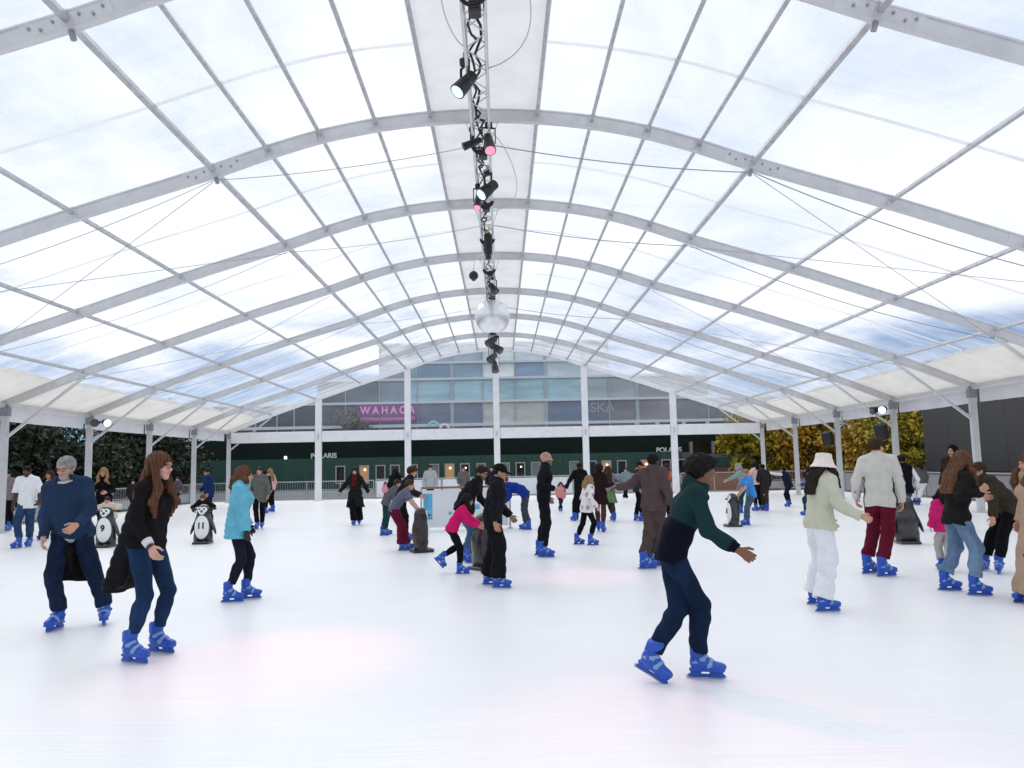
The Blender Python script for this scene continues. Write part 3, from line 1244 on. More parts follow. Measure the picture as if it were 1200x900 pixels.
for r_, row in enumerate(rows):
    for c_, col in enumerate(row):
        if not (r_ < 2 or (r_ == 2 and 3 < c_ < 18) or (r_ > 2 and 6 <= c_ <= 14)):
            continue
        x0, x1 = xcol[c_], xcol[c_ + 1]
        z0, z1 = zrow[r_], zrow[r_ + 1]
        mb = MB()
        mb.box(((x0 + x1) / 2, .05, (z0 + z1) / 2), (x1 - x0 - .10, .06, z1 - z0 - .10))
        mb.build('window', glassm(col), upp)
for k, z in enumerate(zrow):
    mb = MB()
    hh = .30 if k == 1 else .24
    xa, xb = (xcol[0], xcol[-1]) if k < 3 else (xcol[4], xcol[18]) if k == 3 else (xcol[6], xcol[15])
    mb.box(((xa + xb) / 2, -.08, z), (xb - xa + .4, .2, hh * .8))
    mb.build('transom', mat('white transom', (.66, .68, .72), .5, var=.06), upp)
for k, x in enumerate(xcol):
    mb = MB()
    wide = k in (9, 13, 16)
    zt = zrow[-1] if 6 <= k <= 15 else zrow[3] if 4 <= k <= 18 else zrow[2]
    mb.box((x, -.02, (zrow[0] + zt) / 2), (.3 if wide else .09, .16, zt - zrow[0]))
    mb.build('mullion', mat('blue grey mullion', (.36, .42, .47), .4), upp)
for px in (746, 770, 801, 829):
    c = at_y(px, 500, YU)
    mb = MB()
    mb.box((c[0], -.1, (zrow[0] + zrow[1]) / 2 + .3), (.32, .14, zrow[1] - zrow[0] - .7))
    mb.build('parapet_post', mat('white transom', (.66, .68, .72), .5, var=.06), upp)
mb = MB()
mb.box(((xcol[0] + xcol[-1]) / 2, 2.2, zrow[2] / 2), (xcol[-1] - xcol[0] + .6, 4, zrow[2]))
mb.box(((xcol[4] + xcol[18]) / 2, 2.25, (zrow[2] + zrow[3]) / 2), (xcol[18] - xcol[4], 4, zrow[3] - zrow[2] - .004))
mb.box(((xcol[6] + xcol[15]) / 2, 2.3, (zrow[3] + zrow[-1]) / 2), (xcol[15] - xcol[6], 4, zrow[-1] - zrow[3] - .004))
mb.build('core_wall', mat('grey concrete', (.30, .30, .31), .8, var=.12, vscale=.4), upp)
NEON = mat('pink neon', (.85, .22, .62), .4, emit=.22)
SIGNB = mat('purple sign board', (.16, .07, .20), .5, var=.25, vscale=2)
a = at_y(419, 474, YU - .35)
b = at_y(489, 494, YU - .35)
sg = empty('restaurant_sign', ((a[0] + b[0]) / 2, YU - .3, (a[2] + b[2]) / 2))
tag(sg, 'purple sign with pink neon letters and wavy underline in the upper glass windows', 'sign')
W_, H_ = b[0] - a[0], a[2] - b[2]
mb = MB()
mb.box((0, .06, 0), (W_, .06, H_))
mb.build('sign_board', SIGNB, sg)
o = lettering('lettering', 'W A H A C A', .86, NEON, sg, .03, .022)
o.rotation_euler = (PI / 2, 0, 0)
dim = o.data
xs = [v.co.x for v in dim.vertices]
o.scale = ((W_ * .92) / (max(xs) - min(xs)), 1, 1)
o.location = (-(max(xs) + min(xs)) / 2 * o.scale[0], -.0, .22)
mb = MB()
mb.tube([(-W_ * .46 + W_ * .92 * t, -.01, -.42 + (.06 if i % 2 else -.04) - .05 * math.sin(t * PI)) for i, t in enumerate(np.linspace(0, 1, 29))], .035, 6)
mb.tube([(-W_ * .46 + W_ * .92 * t, -.01, -.54 + (.03 if i % 2 else -.03) - .05 * math.sin(t * PI)) for i, t in enumerate(np.linspace(0, 1, 29))], .02, 6)
mb.build('underline', NEON, sg)
o = lettering('faint_lettering', 'SKA', 1.15, mat('faint letters', (.30, .30, .32), .4), None, .01, .01)
c = at_y(706, 478, YU - .1)
o.rotation_euler = (PI / 2, 0, 0)
o.location = c
tag(o, 'faint grey SKA lettering in the grey window right of centre behind the gable', 'lettering')
# two small coloured decals low in the window right of the neon sign
for k, (px, py, cc, rr) in enumerate(((508, 501, (.25, .6, .62), .42), (521, 503, (.75, .62, .66), .34))):
    c = at_y(px, py, YU - .12)
    mb = MB()
    pts = [(rr * math.cos(t), 0, rr * 1.1 * math.sin(t)) for t in np.linspace(0.1, PI - .1, 14)]
    mb.tube(pts, .13, 6)
    tag(mb.build('window_decal', mat('decal', cc, .4, emit=.1), None, True, loc=c), ['teal arch shaped decal in the window right of the neon sign',
        'pale pink arch shaped decal in the window right of the neon sign'][k], 'decal')

# ------------------------------------------------------------------ trees
def leaf_mat(name, cols):
    m, nt, b = principled(name)
    g = nt.nodes.new('ShaderNodeNewGeometry')
    cr = nt.nodes.new('ShaderNodeValToRGB')
    els = cr.color_ramp.elements
    while len(els) < len(cols):
        els.new(.5)
    for i, c in enumerate(cols):
        els[i].position = i / (len(cols) - 1)
        els[i].color = (*c, 1)
    nt.links.new(g.outputs['Random Per Island'], cr.inputs[0])
    nt.links.new(cr.outputs[0], b.inputs['Base Color'])
    b.inputs['Roughness'].default_value = .6
    b.inputs['Specular IOR Level'].default_value = .25
    return m


BARK = mat('bark', (.06, .045, .035), .9, var=.3, vscale=6, bump=.4, bscale=20)
LEAF_D = leaf_mat('dark leaves', [(.006, .010, .006), (.012, .02, .010), (.02, .034, .016), (.045, .06, .035), (.02, .03, .022)])
LEAF_G = leaf_mat('olive leaves', [(.05, .06, .012), (.20, .18, .016), (.34, .26, .02), (.48, .36, .03), (.14, .13, .014)])
LEAF_O = leaf_mat('autumn leaves', [(.12, .06, .01), (.38, .17, .014), (.46, .27, .018), (.52, .36, .025), (.24, .19, .015), (.05, .035, .008)])
LEAF_S = leaf_mat('silver twigs', [(.16, .16, .15), (.24, .24, .22), (.12, .12, .11)])


def tree(name, pos, hgt, rad, leafm, n, seed, label, group, base=.28, leaf=.13, dens=1.0):
    rg = np.random.default_rng(seed)
    root = empty(name, pos)
    tag(root, label, 'tree', group)
    mb = MB()
    th = hgt * (base + .25)
    lean = rg.normal(0, .12, 2)
    tops = np.array([lean[0], lean[1], th])
    mb.tube([(0, 0, -.1), tops * .4 + (rg.normal(0, .06), 0, 0), tops], [hgt * .032, hgt * .024, hgt * .015], 8)
    clumps = []
    for i in range(int(13 * dens)):
        a = rg.uniform(0, 2 * PI)
        u = rg.uniform(0, 1)
        z = hgt * (base + (1 - base) * u * .95)
        prof = math.sqrt(max(.03, 1 - (2 * (u - .42)) ** 2 * .8))
        rr = rad * prof * rg.uniform(.35, .85)
        c = np.array([rr * math.cos(a), rr * math.sin(a), z])
        clumps.append((c, rad * rg.uniform(.3, .48)))
        st = tops * rg.uniform(.45, 1)
        mid = (st + c) / 2 + np.array([0, 0, .12 * hgt * rg.uniform(0, .6)])
        mb.tube([st, mid, c], [hgt * .011, hgt * .007, hgt * .003], 5)
    mb.build('trunk', BARK, root, True)
    V, Fc = [], []
    per = n // len(clumps)
    for (c, cr) in clumps:
        d = rg.normal(size=(per, 3))
        d /= np.linalg.norm(d, axis=1, keepdims=True)
        rr = cr * rg.uniform(.25, 1, (per, 1)) ** .5 * (1 + .25 * rg.normal(size=(per, 1)))
        P = c + d * rr * np.array([1.15, 1.15, .85])
        a = rg.normal(size=(per, 3))
        a /= np.linalg.norm(a, axis=1, keepdims=True)
        b = np.cross(a, rg.normal(size=(per, 3)))
        b /= np.linalg.norm(b, axis=1, keepdims=True)
        s = leaf * rg.uniform(.5, 1.3, (per, 1))
        q = np.stack([P - a * s * .8, P - b * s * .45, P + a * s * .9, P + b * s * .45], 1)
        V.append(q.reshape(-1, 3))
    V = np.concatenate(V)
    m = len(V) // 4
    me = bpy.data.meshes.new('crown')
    me.vertices.add(len(V))
    me.vertices.foreach_set('co', V.astype(np.float32).ravel())
    me.loops.add(m * 4)
    me.loops.foreach_set('vertex_index', np.arange(m * 4, dtype=np.int32))
    me.polygons.add(m)
    me.polygons.foreach_set('loop_start', np.arange(0, m * 4, 4, dtype=np.int32))
    me.update(calc_edges=True)
    me.materials.append(leafm)
    link('crown', me, root)
    return root


G1, G2 = 'dark evergreen trees beyond the left side', 'autumn trees beyond the right side'
for k, (x, y, hh, rr, lab) in enumerate((
        (-21.5, 24, 4.5, 2.8, 'dark evergreen tree behind the frontmost left column'),
        (-22.5, 29.5, 4.7, 3.0, 'dark evergreen tree between the first and second left columns'),
        (-21.5, 34.5, 4.7, 2.9, 'dark evergreen tree behind the second left column'),
        (-22.0, 39.5, 5.0, 3.1, 'dark evergreen tree between the second and third left columns'),
        (-21.0, 44.5, 5.1, 3.0, 'dark evergreen tree behind the third and fourth left columns'),
        (-21.5, 50, 5.5, 3.1, 'dark evergreen tree beside the far left corner of the tent'),
        (-29, 32, 4.9, 3.4, 'dark evergreen tree in the back row on the left, nearer one'),
        (-29, 43, 5.4, 3.5, 'dark evergreen tree in the back row on the left, farther one'))):
    tree('evergreen_tree', (x, y, -.12), hh, rr, LEAF_D, 8500, 40 + k, lab, G1, base=.06, leaf=.19, dens=1.5)
for k, (x, y, hh, rr, lf, lab) in enumerate((
        (21.6, 41.5, 5.5, 2.5, LEAF_G, 'yellow green tree right of the second right column beside the dark screen'),
        (22.6, 46.0, 5.6, 2.6, LEAF_O, 'orange autumn tree between the second and third right columns'),
        (20.6, 50.5, 5.8, 2.6, LEAF_O, 'orange autumn tree between the third and fourth right columns'),
        (17.3, 52.6, 5.6, 2.1, LEAF_G, 'yellow green tree behind the farthest right column'),
        (26.5, 52.0, 6.0, 3.1, LEAF_O, 'orange autumn tree in the back row on the right'))):
    tree('autumn_tree', (x, y, -.12), hh, rr, lf, 9000, 60 + k, lab, G2, base=.12, leaf=.19, dens=1.4)
c = at_y(412, 484, 64.5)
tree('bare_tree', (c[0], 64.5, -.12), 6.6, 1.3, LEAF_S, 2600, 91, 'pale silvery tree modelled for the reflection in the glass left of the neon sign', None, base=.62, leaf=.12)  # added tree stands in for one mirrored in the facade glass
# clipped hedges close the view under the trees
def hedge(x, y0, y1, hgt, th, m, label):
    rg = np.random.default_rng(int(abs(x) * 10))
    n = 15000
    P = np.stack([x + rg.uniform(-th, th, n), rg.uniform(y0, y1, n), -.12 + hgt * rg.uniform(0, 1, n) ** .8 + rg.normal(0, .08, n)], 1)
    a = rg.normal(size=(n, 3))
    a /= np.linalg.norm(a, axis=1, keepdims=True)
    b = np.cross(a, rg.normal(size=(n, 3)))
    b /= np.linalg.norm(b, axis=1, keepdims=True)
    s = .2 * rg.uniform(.6, 1.3, (n, 1))
    V = np.stack([P - a * s, P - b * s * .5, P + a * s, P + b * s * .5], 1).reshape(-1, 3)
    me = bpy.data.meshes.new('hedge')
    me.from_pydata(V.tolist(), [], [tuple(range(i * 4, i * 4 + 4)) for i in range(n)])
    me.materials.append(m)
    o = link('hedge', me)
    tag(o, label, 'hedge')


hedge(-25.5, 14, 58, 3.6, .9, LEAF_D, 'tall dark hedge behind the evergreen trees on the left')
hedge(24.5, 38.5, 57, 3.2, .8, LEAF_O, 'tall rusty hedge behind the autumn trees on the right')
# ------------------------------------------------------------------ signed-distance modelling for figures
f32 = np.float32


def V3(*a):
    return np.array(a, f32)


def unit(v):
    v = np.asarray(v, float)
    return v / (np.linalg.norm(v) + 1e-9)


def rc(p, a, b, ra, rb):
    a, b = np.asarray(a, f32), np.asarray(b, f32)
    ba = b - a
    q = p - a
    t = np.clip(q @ ba / max(float(ba @ ba), 1e-8), 0, 1)
    q = q - t[:, None] * ba
    return np.sqrt(np.einsum('ij,ij->i', q, q)) - (f32(ra) + f32(rb - ra) * t)


def slab(p, a, b, l, ha, hb, ra, rb):
    """round cone from a to b swept sideways along l by +-h: an oval cross-section"""
    a, b, l = np.asarray(a, f32), np.asarray(b, f32), np.asarray(l, f32)
    ba = b - a
    q = p - a
    t = np.clip(q @ ba / max(float(ba @ ba), 1e-8), 0, 1)
    h = f32(ha) + f32(hb - ha) * t
    s = q @ l
    q = q - np.clip(s, -h, h)[:, None] * l
    t = np.clip(q @ ba / max(float(ba @ ba), 1e-8), 0, 1)
    q = q - t[:, None] * ba
    return np.sqrt(np.einsum('ij,ij->i', q, q)) - (f32(ra) + f32(rb - ra) * t)


def ell(p, c, r, ax=None):
    q = p - np.asarray(c, f32)
    if ax is not None:
        q = q @ np.asarray(ax, f32).T
    r = np.asarray(r, f32)
    k0 = np.sqrt(((q / r) ** 2).sum(1))
    k1 = np.sqrt(((q / (r * r)) ** 2).sum(1)) + 1e-9
    return k0 * (k0 - 1) / k1


def su(a, b, k):
    h = np.maximum(k - np.abs(a - b), 0) / k
    return np.minimum(a, b) - h * h * k * f32(.25)


def ssub(a, b, k):
    return -su(-a, b, k)


def folds(p, seed, amp, fz=26.0, fx=9.0):
    """soft cloth creases: warped bands, mostly across the limb"""
    s = seed * 1.37
    x, y, z = p[:, 0], p[:, 1], p[:, 2]
    wv = np.sin(fx * x + s) + np.sin(fx * 1.3 * y + 2 * s) + .6 * np.sin(fx * .8 * (x + y) + z * 5 + s)
    d = np.sin(fz * z + 2.2 * wv + s) * (.55 + .45 * np.sin(5 * z + 3 * x + s * 3))
    d += .6 * np.sin(fz * .55 * z - 14 * x + 11 * y + 1.3 * wv + s * 2)
    d += .35 * np.sin(fz * 1.9 * z + 21 * x - 17 * y + s)
    return (amp * .55) * d.astype(f32)


def snet(fn, lo, hi, h):
    lo, hi = np.asarray(lo, float), np.asarray(hi, float)
    n = np.maximum(np.ceil((hi - lo) / h).astype(int) + 1, 4)
    ax = [lo[i] + h * np.arange(n[i]) for i in range(3)]
    P = np.stack(np.meshgrid(*ax, indexing='ij'), -1).reshape(-1, 3).astype(f32)
    # coarse pass: skip space far from the surface
    D = np.full(len(P), 1.0, f32)
    st = 4
    sub = np.zeros(n, bool)
    sub[::st, ::st, ::st] = True
    si = np.flatnonzero(sub.ravel())
    dc = fn(P[si])
    cs = [len(range(0, n[i], st)) for i in range(3)]
    near = (np.abs(dc) < h * st * 2.4).reshape(cs)
    sgn = (dc < 0).reshape(cs)
    big = np.repeat(np.repeat(np.repeat(near, st, 0), st, 1), st, 2)
    bs = np.repeat(np.repeat(np.repeat(sgn, st, 0), st, 1), st, 2)

    def fit(a):
        out = np.zeros(n, bool)
        # shift so that each coarse sample covers the cells around it
        a = np.roll(a, -(st // 2), (0, 1, 2))
        out[...] = a[:n[0], :n[1], :n[2]] if all(a.shape[i] >= n[i] for i in range(3)) else False
        return out
    big, bs = fit(big), fit(bs)
    D[:] = np.where(bs.ravel(), -1.0, 1.0)
    fi = np.flatnonzero(big.ravel())
    D[fi] = fn(P[fi])
    D = D.reshape(n)
    D[0], D[-1] = np.maximum(D[0], 1e-3), np.maximum(D[-1], 1e-3)
    D[:, 0], D[:, -1] = np.maximum(D[:, 0], 1e-3), np.maximum(D[:, -1], 1e-3)
    D[:, :, 0], D[:, :, -1] = np.maximum(D[:, :, 0], 1e-3), np.maximum(D[:, :, -1], 1e-3)
    S = D < 0
    c = np.zeros(n - 1, np.int8)
    offs = [(i, j, k) for i in (0, 1) for j in (0, 1) for k in (0, 1)]
    for (i, j, k) in offs:
        c += S[i:n[0] - 1 + i, j:n[1] - 1 + j, k:n[2] - 1 + k]
    cells = np.argwhere((c > 0) & (c < 8))
    idx = np.full(n - 1, -1, np.int64)
    idx[tuple(cells.T)] = np.arange(len(cells))
    acc = np.zeros((len(cells), 3))
    cnt = np.zeros(len(cells))
    for o1 in offs:
        for a in range(3):
            if o1[a]:
                continue
            o2 = list(o1)
            o2[a] = 1
            A = D[cells[:, 0] + o1[0], cells[:, 1] + o1[1], cells[:, 2] + o1[2]]
            B = D[cells[:, 0] + o2[0], cells[:, 1] + o2[1], cells[:, 2] + o2[2]]
            m = (A < 0) != (B < 0)
            t = np.where(m, A / np.where(m, A - B, 1), 0)
            q = np.array(o1, float)[None].repeat(len(cells), 0)
            q[:, a] += t
            acc[m] += q[m]
            cnt += m
    V = lo + h * (cells + acc / np.maximum(cnt, 1)[:, None])
    Q = []
    for a in range(3):
        b_, c_ = (a + 1) % 3, (a + 2) % 3
        sl1 = [slice(None)] * 3
        sl2 = [slice(None)] * 3
        sl1[a] = slice(0, n[a] - 1)
        sl2[a] = slice(1, n[a])
        e = S[tuple(sl1)] != S[tuple(sl2)]
        ii = np.argwhere(e)
        ii = ii[(ii[:, b_] > 0) & (ii[:, c_] > 0) & (ii[:, b_] < n[b_] - 1) & (ii[:, c_] < n[c_] - 1)]
        ins = S[tuple(ii.T)]

        def cell(db, dc_):
            q = ii.copy()
            q[:, b_] += db
            q[:, c_] += dc_
            return idx[tuple(q.T)]
        q = np.stack([cell(-1, -1), cell(0, -1), cell(0, 0), cell(-1, 0)], 1)
        q[~ins] = q[~ins][:, ::-1]
        Q.append(q[(q >= 0).all(1)])
    Q = np.concatenate(Q)
    # pull the vertices onto the surface
    Vf = V.astype(f32)
    e = f32(h * .35)
    for _ in range(1):
        d0 = fn(Vf)
        g = np.stack([fn(Vf + e * np.eye(3, dtype=f32)[i]) - fn(Vf - e * np.eye(3, dtype=f32)[i]) for i in range(3)], 1) / (2 * e)
        gl = (g ** 2).sum(1)
        stp = np.clip(d0 / np.maximum(gl, .2), -h * .5, h * .5)
        Vf = Vf - g * stp[:, None]
    return Vf, Q


def sdf_mesh(name, parts, m, cols=None):
    """parts: list of (V, Q); one mesh"""
    V = np.concatenate([p[0] for p in parts])
    o, qs = 0, []
    for v, q in parts:
        qs.append(q + o)
        o += len(v)
    Q = np.concatenate(qs)
    me = bpy.data.meshes.new(name)
    me.vertices.add(len(V))
    me.vertices.foreach_set('co', V.astype(f32).ravel())
    me.loops.add(len(Q) * 4)
    me.loops.foreach_set('vertex_index', Q.astype(np.int32).ravel())
    me.polygons.add(len(Q))
    me.polygons.foreach_set('loop_start', np.arange(0, len(Q) * 4, 4, dtype=np.int32))
    me.update(calc_edges=True)
    me.shade_smooth()
    me.materials.append(m)
    if cols is not None:
        a = me.color_attributes.new('Col', 'FLOAT_COLOR', 'POINT')
        c4 = np.ones((len(V), 4), f32)
        c4[:, :3] = cols
        a.data.foreach_set('color', c4.ravel())
    return me


# ------------------------------------------------------------------ one rental skate, shared by everybody
def skate_boot(p):
    d = rc(p, (-.035, 0, .17), (-.03, 0, .30), .056, .063)
    d = su(d, ell(p, (-.035, 0, .125), (.068, .050, .062)), .03)
    d = su(d, slab(p, (-.02, 0, .115), (.115, 0, .098), (0, 1, 0), .016, .02, .036, .028), .05)
    d = su(d, rc(p, (.0, 0, .155), (.075, 0, .118), .044, .034), .04)
    d = su(d, ell(p, (.145, 0, .098), (.05, .046, .034)), .03)
    d = np.maximum(d, p[:, 2] - .30 - .25 * (p[:, 0] + .03))
    d = np.maximum(d, .074 - p[:, 2])
    return d


def skate_all(p):
    d = skate_boot(p)
    # cuff rim and hinge
    cuff = np.maximum(rc(p, (-.036, 0, .2), (-.03, 0, .285), .064, .069), np.maximum(.205 - p[:, 2] + .3 * (p[:, 0] + .03), p[:, 2] - .285 - .2 * (p[:, 0] + .03)))
    d = su(d, cuff, .006)
    for s in (-1, 1):
        d = su(d, rc(p, (-.03, .050 * s, .155), (-.03, .062 * s, .155), .02, .018), .006)
    # sole and blade holder with two towers
    d = su(d, np.maximum(np.abs(p[:, 2] - .072) - .009, slab(p, (-.08, 0, .072), (.15, 0, .072), (0, 1, 0), .012, .018, .03, .032)), .006)
    for cx_, w_ in ((-.055, .042), (.11, .052)):
        q = np.abs(p - np.array([cx_, 0, .047], f32)) - np.array([w_, .013, .03], f32)
        d = su(d, np.minimum(q.max(1), 0) + np.sqrt((np.maximum(q, 0) ** 2).sum(1)) - .003, .012)
    q = np.abs(p - np.array([.03, 0, .026], f32)) - np.array([.145, .010, .009], f32)
    d = su(d, np.minimum(q.max(1), 0) + np.sqrt((np.maximum(q, 0) ** 2).sum(1)) - .003, .008)
    return d


def skate_strap(p):
    b = skate_boot(p) - .006
    n1 = unit((.55, 0, .83))
    u1 = (p - np.array([.055, 0, .13], f32)) @ n1.astype(f32)
    u1 = (p - np.array([.06, 0, .12], f32)) @ unit((.8, 0, -.35)).astype(f32)
    s1 = np.maximum(b, np.maximum(np.abs(u1) - .015, .095 - p[:, 2]))
    u2 = (p - np.array([.0, 0, .17], f32)) @ unit((.45, 0, -.8)).astype(f32)
    s2 = np.maximum(b, np.maximum(np.abs(u2) - .013, .13 - p[:, 2]))
    s3 = np.maximum(b - .006, np.maximum(np.abs(p[:, 2] - .262 - .2 * (p[:, 0] + .03)) - .013, .0 - p[:, 0] - .045))
    d = np.minimum(s1, np.maximum(s2, p[:, 1]))
    for c in ((.06, -.052, .118), (.005, -.056, .165)):
        qq = np.abs(p - np.array(c, f32)) - np.array([.018, .008, .010], f32)
        d = np.minimum(d, np.minimum(qq.max(1), 0) + np.sqrt((np.maximum(qq, 0) ** 2).sum(1)) - .003)
    return d


BLUE = mat('blue skate plastic', (.008, .075, .44), .38, spec=.5, var=.12, vscale=14, bump=.04, bscale=60)
SKW = mat('pale strap', (.20, .32, .58), .45)
me_boot = sdf_mesh('ice_skate', [snet(skate_all, (-.16, -.10, -.002), (.24, .10, .34), .0062)], BLUE)
me_strap = sdf_mesh('strap', [snet(skate_strap, (-.12, -.09, .08), (.14, .09, .32), .0062)], SKW)
mb = MB()
pr = [(-.135, .004), (-.125, 0), (.165, 0), (.185, .008), (.193, .022), (.185, .03), (-.135, .03)]
mb.add([(x, -.002, z) for x, z in pr] + [(x, .002, z) for x, z in pr],
       [tuple(range(6, -1, -1)), tuple(range(7, 14))] + [(i, (i + 1) % 7, 7 + (i + 1) % 7, 7 + i) for i in range(7)])
_t = mb.build('blade', mat('blade steel', (.45, .46, .48), .25, 1.0))
me_blade = _t.data
bpy.data.objects.remove(_t)

# ------------------------------------------------------------------ people
SKIN = {'pale': (.60, .36, .28), 'fair': (.55, .32, .235), 'tan': (.42, .23, .15), 'brown': (.20, .095, .055), 'dark': (.075, .036, .024)}
HAIRC = {'black': (.008, .007, .007), 'brown': (.045, .022, .013), 'auburn': (.115, .052, .028), 'blond': (.30, .18, .08), 'grey': (.30, .29, .28),
         'dkbrown': (.022, .012, .009), 'ginger': (.16, .055, .018)}


def skin_mat():
    if 'skin' in _mats:
        return _mats['skin']
    m = mat('skin', (.5, .3, .2), .5, spec=.35, var=.06, vscale=18, attr=True)
    b = m.node_tree.nodes['Principled BSDF']
    b.inputs['Subsurface Weight'].default_value = .12
    b.inputs['Subsurface Radius'].default_value = (.012, .005, .003)
    b.inputs['Subsurface Scale'].default_value = .5
    _mats['skin'] = m
    return m


def hair_mat(c):
    return mat('hair', c, .62, spec=.16, var=.35, vscale=22, bump=.45, bscale=60, stretch=(1, 1, .25))


PERSONS = []


def ik(a, b, l1, l2, pole):
    a, b = np.asarray(a, float), np.asarray(b, float)
    d = b - a
    L = np.linalg.norm(d)
    mx = (l1 + l2) * .998
    if L > mx:
        b = a + d / L * mx
        d = b - a
        L = mx
    u = d / L
    pv = np.asarray(pole, float)
    pv = pv - (pv @ u) * u
    pv = unit(pv)
    c = (l1 * l1 + L * L - l2 * l2) / (2 * L)
    hgt = math.sqrt(max(l1 * l1 - c * c, 0))
    return a + u * c + pv * hgt, b


class Person:
    def __init__(s, label, group='skaters on the ice', **k):
        s.k = k
        s.label, s.group = label, group
        g = k.get
        s.fem = g('fem', False)
        s.B = g('build', 1.0)
        s.hd = R(g('hd', 0))
        fL, fR = g('L'), g('R')
        s.wL, s.wR = at_z(fL[0], fL[1], 0), at_z(fR[0], fR[1], 0)
        sep = np.linalg.norm(s.wL - s.wR)
        if s.wL[1] > 11 and sep > .36:
            m_ = (s.wL + s.wR) / 2
            f_ = .36 / sep
            s.wL, s.wR = m_ + (s.wL - m_) * f_, m_ + (s.wR - m_) * f_
        if g('plant') == 'L':
            mid = s.wL.copy()
        elif g('plant') == 'R':
            mid = s.wR.copy()
        else:
            mid = (s.wL + s.wR) / 2
        s.root = np.array([mid[0], mid[1], 0])
        s.H = g('H', 1.72)
        s.poff = np.zeros(2)
        hp = g('head')
        s.solve_rig()
        if hp:
            for _ in range(12):
                px, py = proj(s.toworld(s.top))
                fpx, fpy = proj(s.root)
                if not g('H'):
                    s.H *= float(np.clip((fpy - hp[1]) / (fpy - py), .9, 1.1))
                    s.H = float(np.clip(s.H, .8, 1.97))
                dep = s.root[1]
                s.poff[0] += .6 * (hp[0] - px) * dep / F_PX
                s.poff = np.clip(s.poff, -.45, .45)
                s.solve_rig()
        PERSONS.append(s)

    def toworld(s, p):
        c, n = math.cos(s.hd), math.sin(s.hd)
        p = np.asarray(p, float)
        return np.array([p[0] * c - p[1] * n, p[0] * n + p[1] * c, p[2]]) + s.root

    def tolocal(s, w):
        c, n = math.cos(-s.hd), math.sin(-s.hd)
        p = np.asarray(w, float) - s.root
        return np.array([p[0] * c - p[1] * n, p[0] * n + p[1] * c, p[2]])

    def solve_rig(s):
        g = s.k.get
        H = s.H
        k = s.sk = H / 1.75
        s.hs = .55 * k + .45 * (1 if k > .95 else .90)
        lean, side = R(g('lean', 4)), R(g('side', 0))
        X, Y, Z = np.eye(3)
        loc = s.tolocal(np.array([s.root[0] + s.poff[0], s.root[1] + s.poff[1], 0]))
        pel = g('pel', (0, 0))
        P = np.array([loc[0] + pel[0] * k, loc[1] + pel[1] * k, 0])
        hw = (.088 if not s.fem else .092) * k * (1 + .35 * (s.B - 1))
        ank, s.fyaw, s.fpit = {}, {}, {}
        for n, wv in (('L', s.wL), ('R', s.wR)):
            q = s.tolocal(wv)
            yw = R(g('yaw' + n, 6 if n == 'L' else -6))
            s.fyaw[n] = yw
            s.fpit[n] = R(g('pit' + n, 0))
            q = q - np.array([math.cos(yw), math.sin(yw), 0]) * .03 * k
            q[2] = (.155 + g('lift' + n, 0)) * k
            ank[n] = q
        L1 = L2 = .245 * H
        hz = .53 * H + .085 * k - g('drop', .015) * k
        for n, sg in (('L', 1), ('R', -1)):
            hj = P + np.array([0, sg * hw, 0])
            dx = np.linalg.norm((ank[n] - hj)[:2])
            m = (L1 + L2) * .992
            hz = min(hz, ank[n][2] + math.sqrt(max(m * m - dx * dx, (.3 * m) ** 2)))
        P[2] = hz
        s.P = P
        s.hip = {'L': P + Y * hw, 'R': P - Y * hw}
        s.ank, s.knee = {}, {}
        for n in 'LR':
            yw = s.fyaw[n] * .7
            pole = np.array([math.cos(yw), math.sin(yw) + (.12 if n == 'L' else -.12), .15])
            s.knee[n], s.ank[n] = ik(s.hip[n], ank[n], L1, L2, pole)

        def updir(f):
            return unit(np.array([math.sin(lean * f), math.sin(side * f), math.cos(lean * f)]))
        u1, u2 = updir(.75), updir(1.2)
        s.u1, s.u2 = u1, u2
        s.Wp = P + u1 * .105 * H
        s.Ch = s.Wp + u2 * .12 * H
        s.Nb = s.Ch + u2 * .095 * H
        tw = R(g('twist', 0))
        l = np.array([-math.sin(tw), math.cos(tw), 0])
        l = unit(l - (l @ u2) * u2)
        s.l2 = l
        s.f2 = np.cross(l, u2)
        l1 = unit(Y - (Y @ u1) * u1)
        s.l1 = l1
        s.f1 = np.cross(l1, u1)
        sw = (.103 if not s.fem else .092) * H * (1 + .45 * (s.B - 1))
        shz = s.Nb - u2 * .028 * H
        s.sh = {'L': shz + l * sw, 'R': shz - l * sw}
        un = unit(u2 * .45 + np.array([.14, 0, .55]))
        s.hc = s.Nb + un * (.03 * H + .095 * s.hs)
        hy, hp_, ht = R(g('hyaw', 0)), R(g('hpit', 6)), R(g('htilt', 0))
        hf = np.array([math.cos(hy) * math.cos(hp_), math.sin(hy) * math.cos(hp_), -math.sin(hp_)])
        hl = np.array([-math.sin(hy), math.cos(hy), 0])
        hu = np.cross(hf, hl)
        hl, hu = hl * math.cos(ht) + hu * math.sin(ht), hu * math.cos(ht) - hl * math.sin(ht)
        s.hA = np.stack([hf, hl, hu])
        s.top = s.hc + hu * .135 * s.hs
        s.elb, s.wri = {}, {}
        a1, a2 = .168 * H, .148 * H
        for n, sg in (('L', 1), ('R', -1)):
            h = g('arm' + n, (.10, .17, -.93))
            S = s.sh[n]
            if h[0] == 'px':
                w0 = s.toworld(S)
                t = s.tolocal(at_y(h[1], h[2], w0[1] + h[3]))
            else:
                t = S + np.array([h[0], h[1] * sg, h[2]]) * (a1 + a2)
            pole = g('pole' + n, (-.7, .35, -.25))
            s.elb[n], s.wri[n] = ik(S, t, a1, a2, np.array([pole[0], pole[1] * sg, pole[2]]))

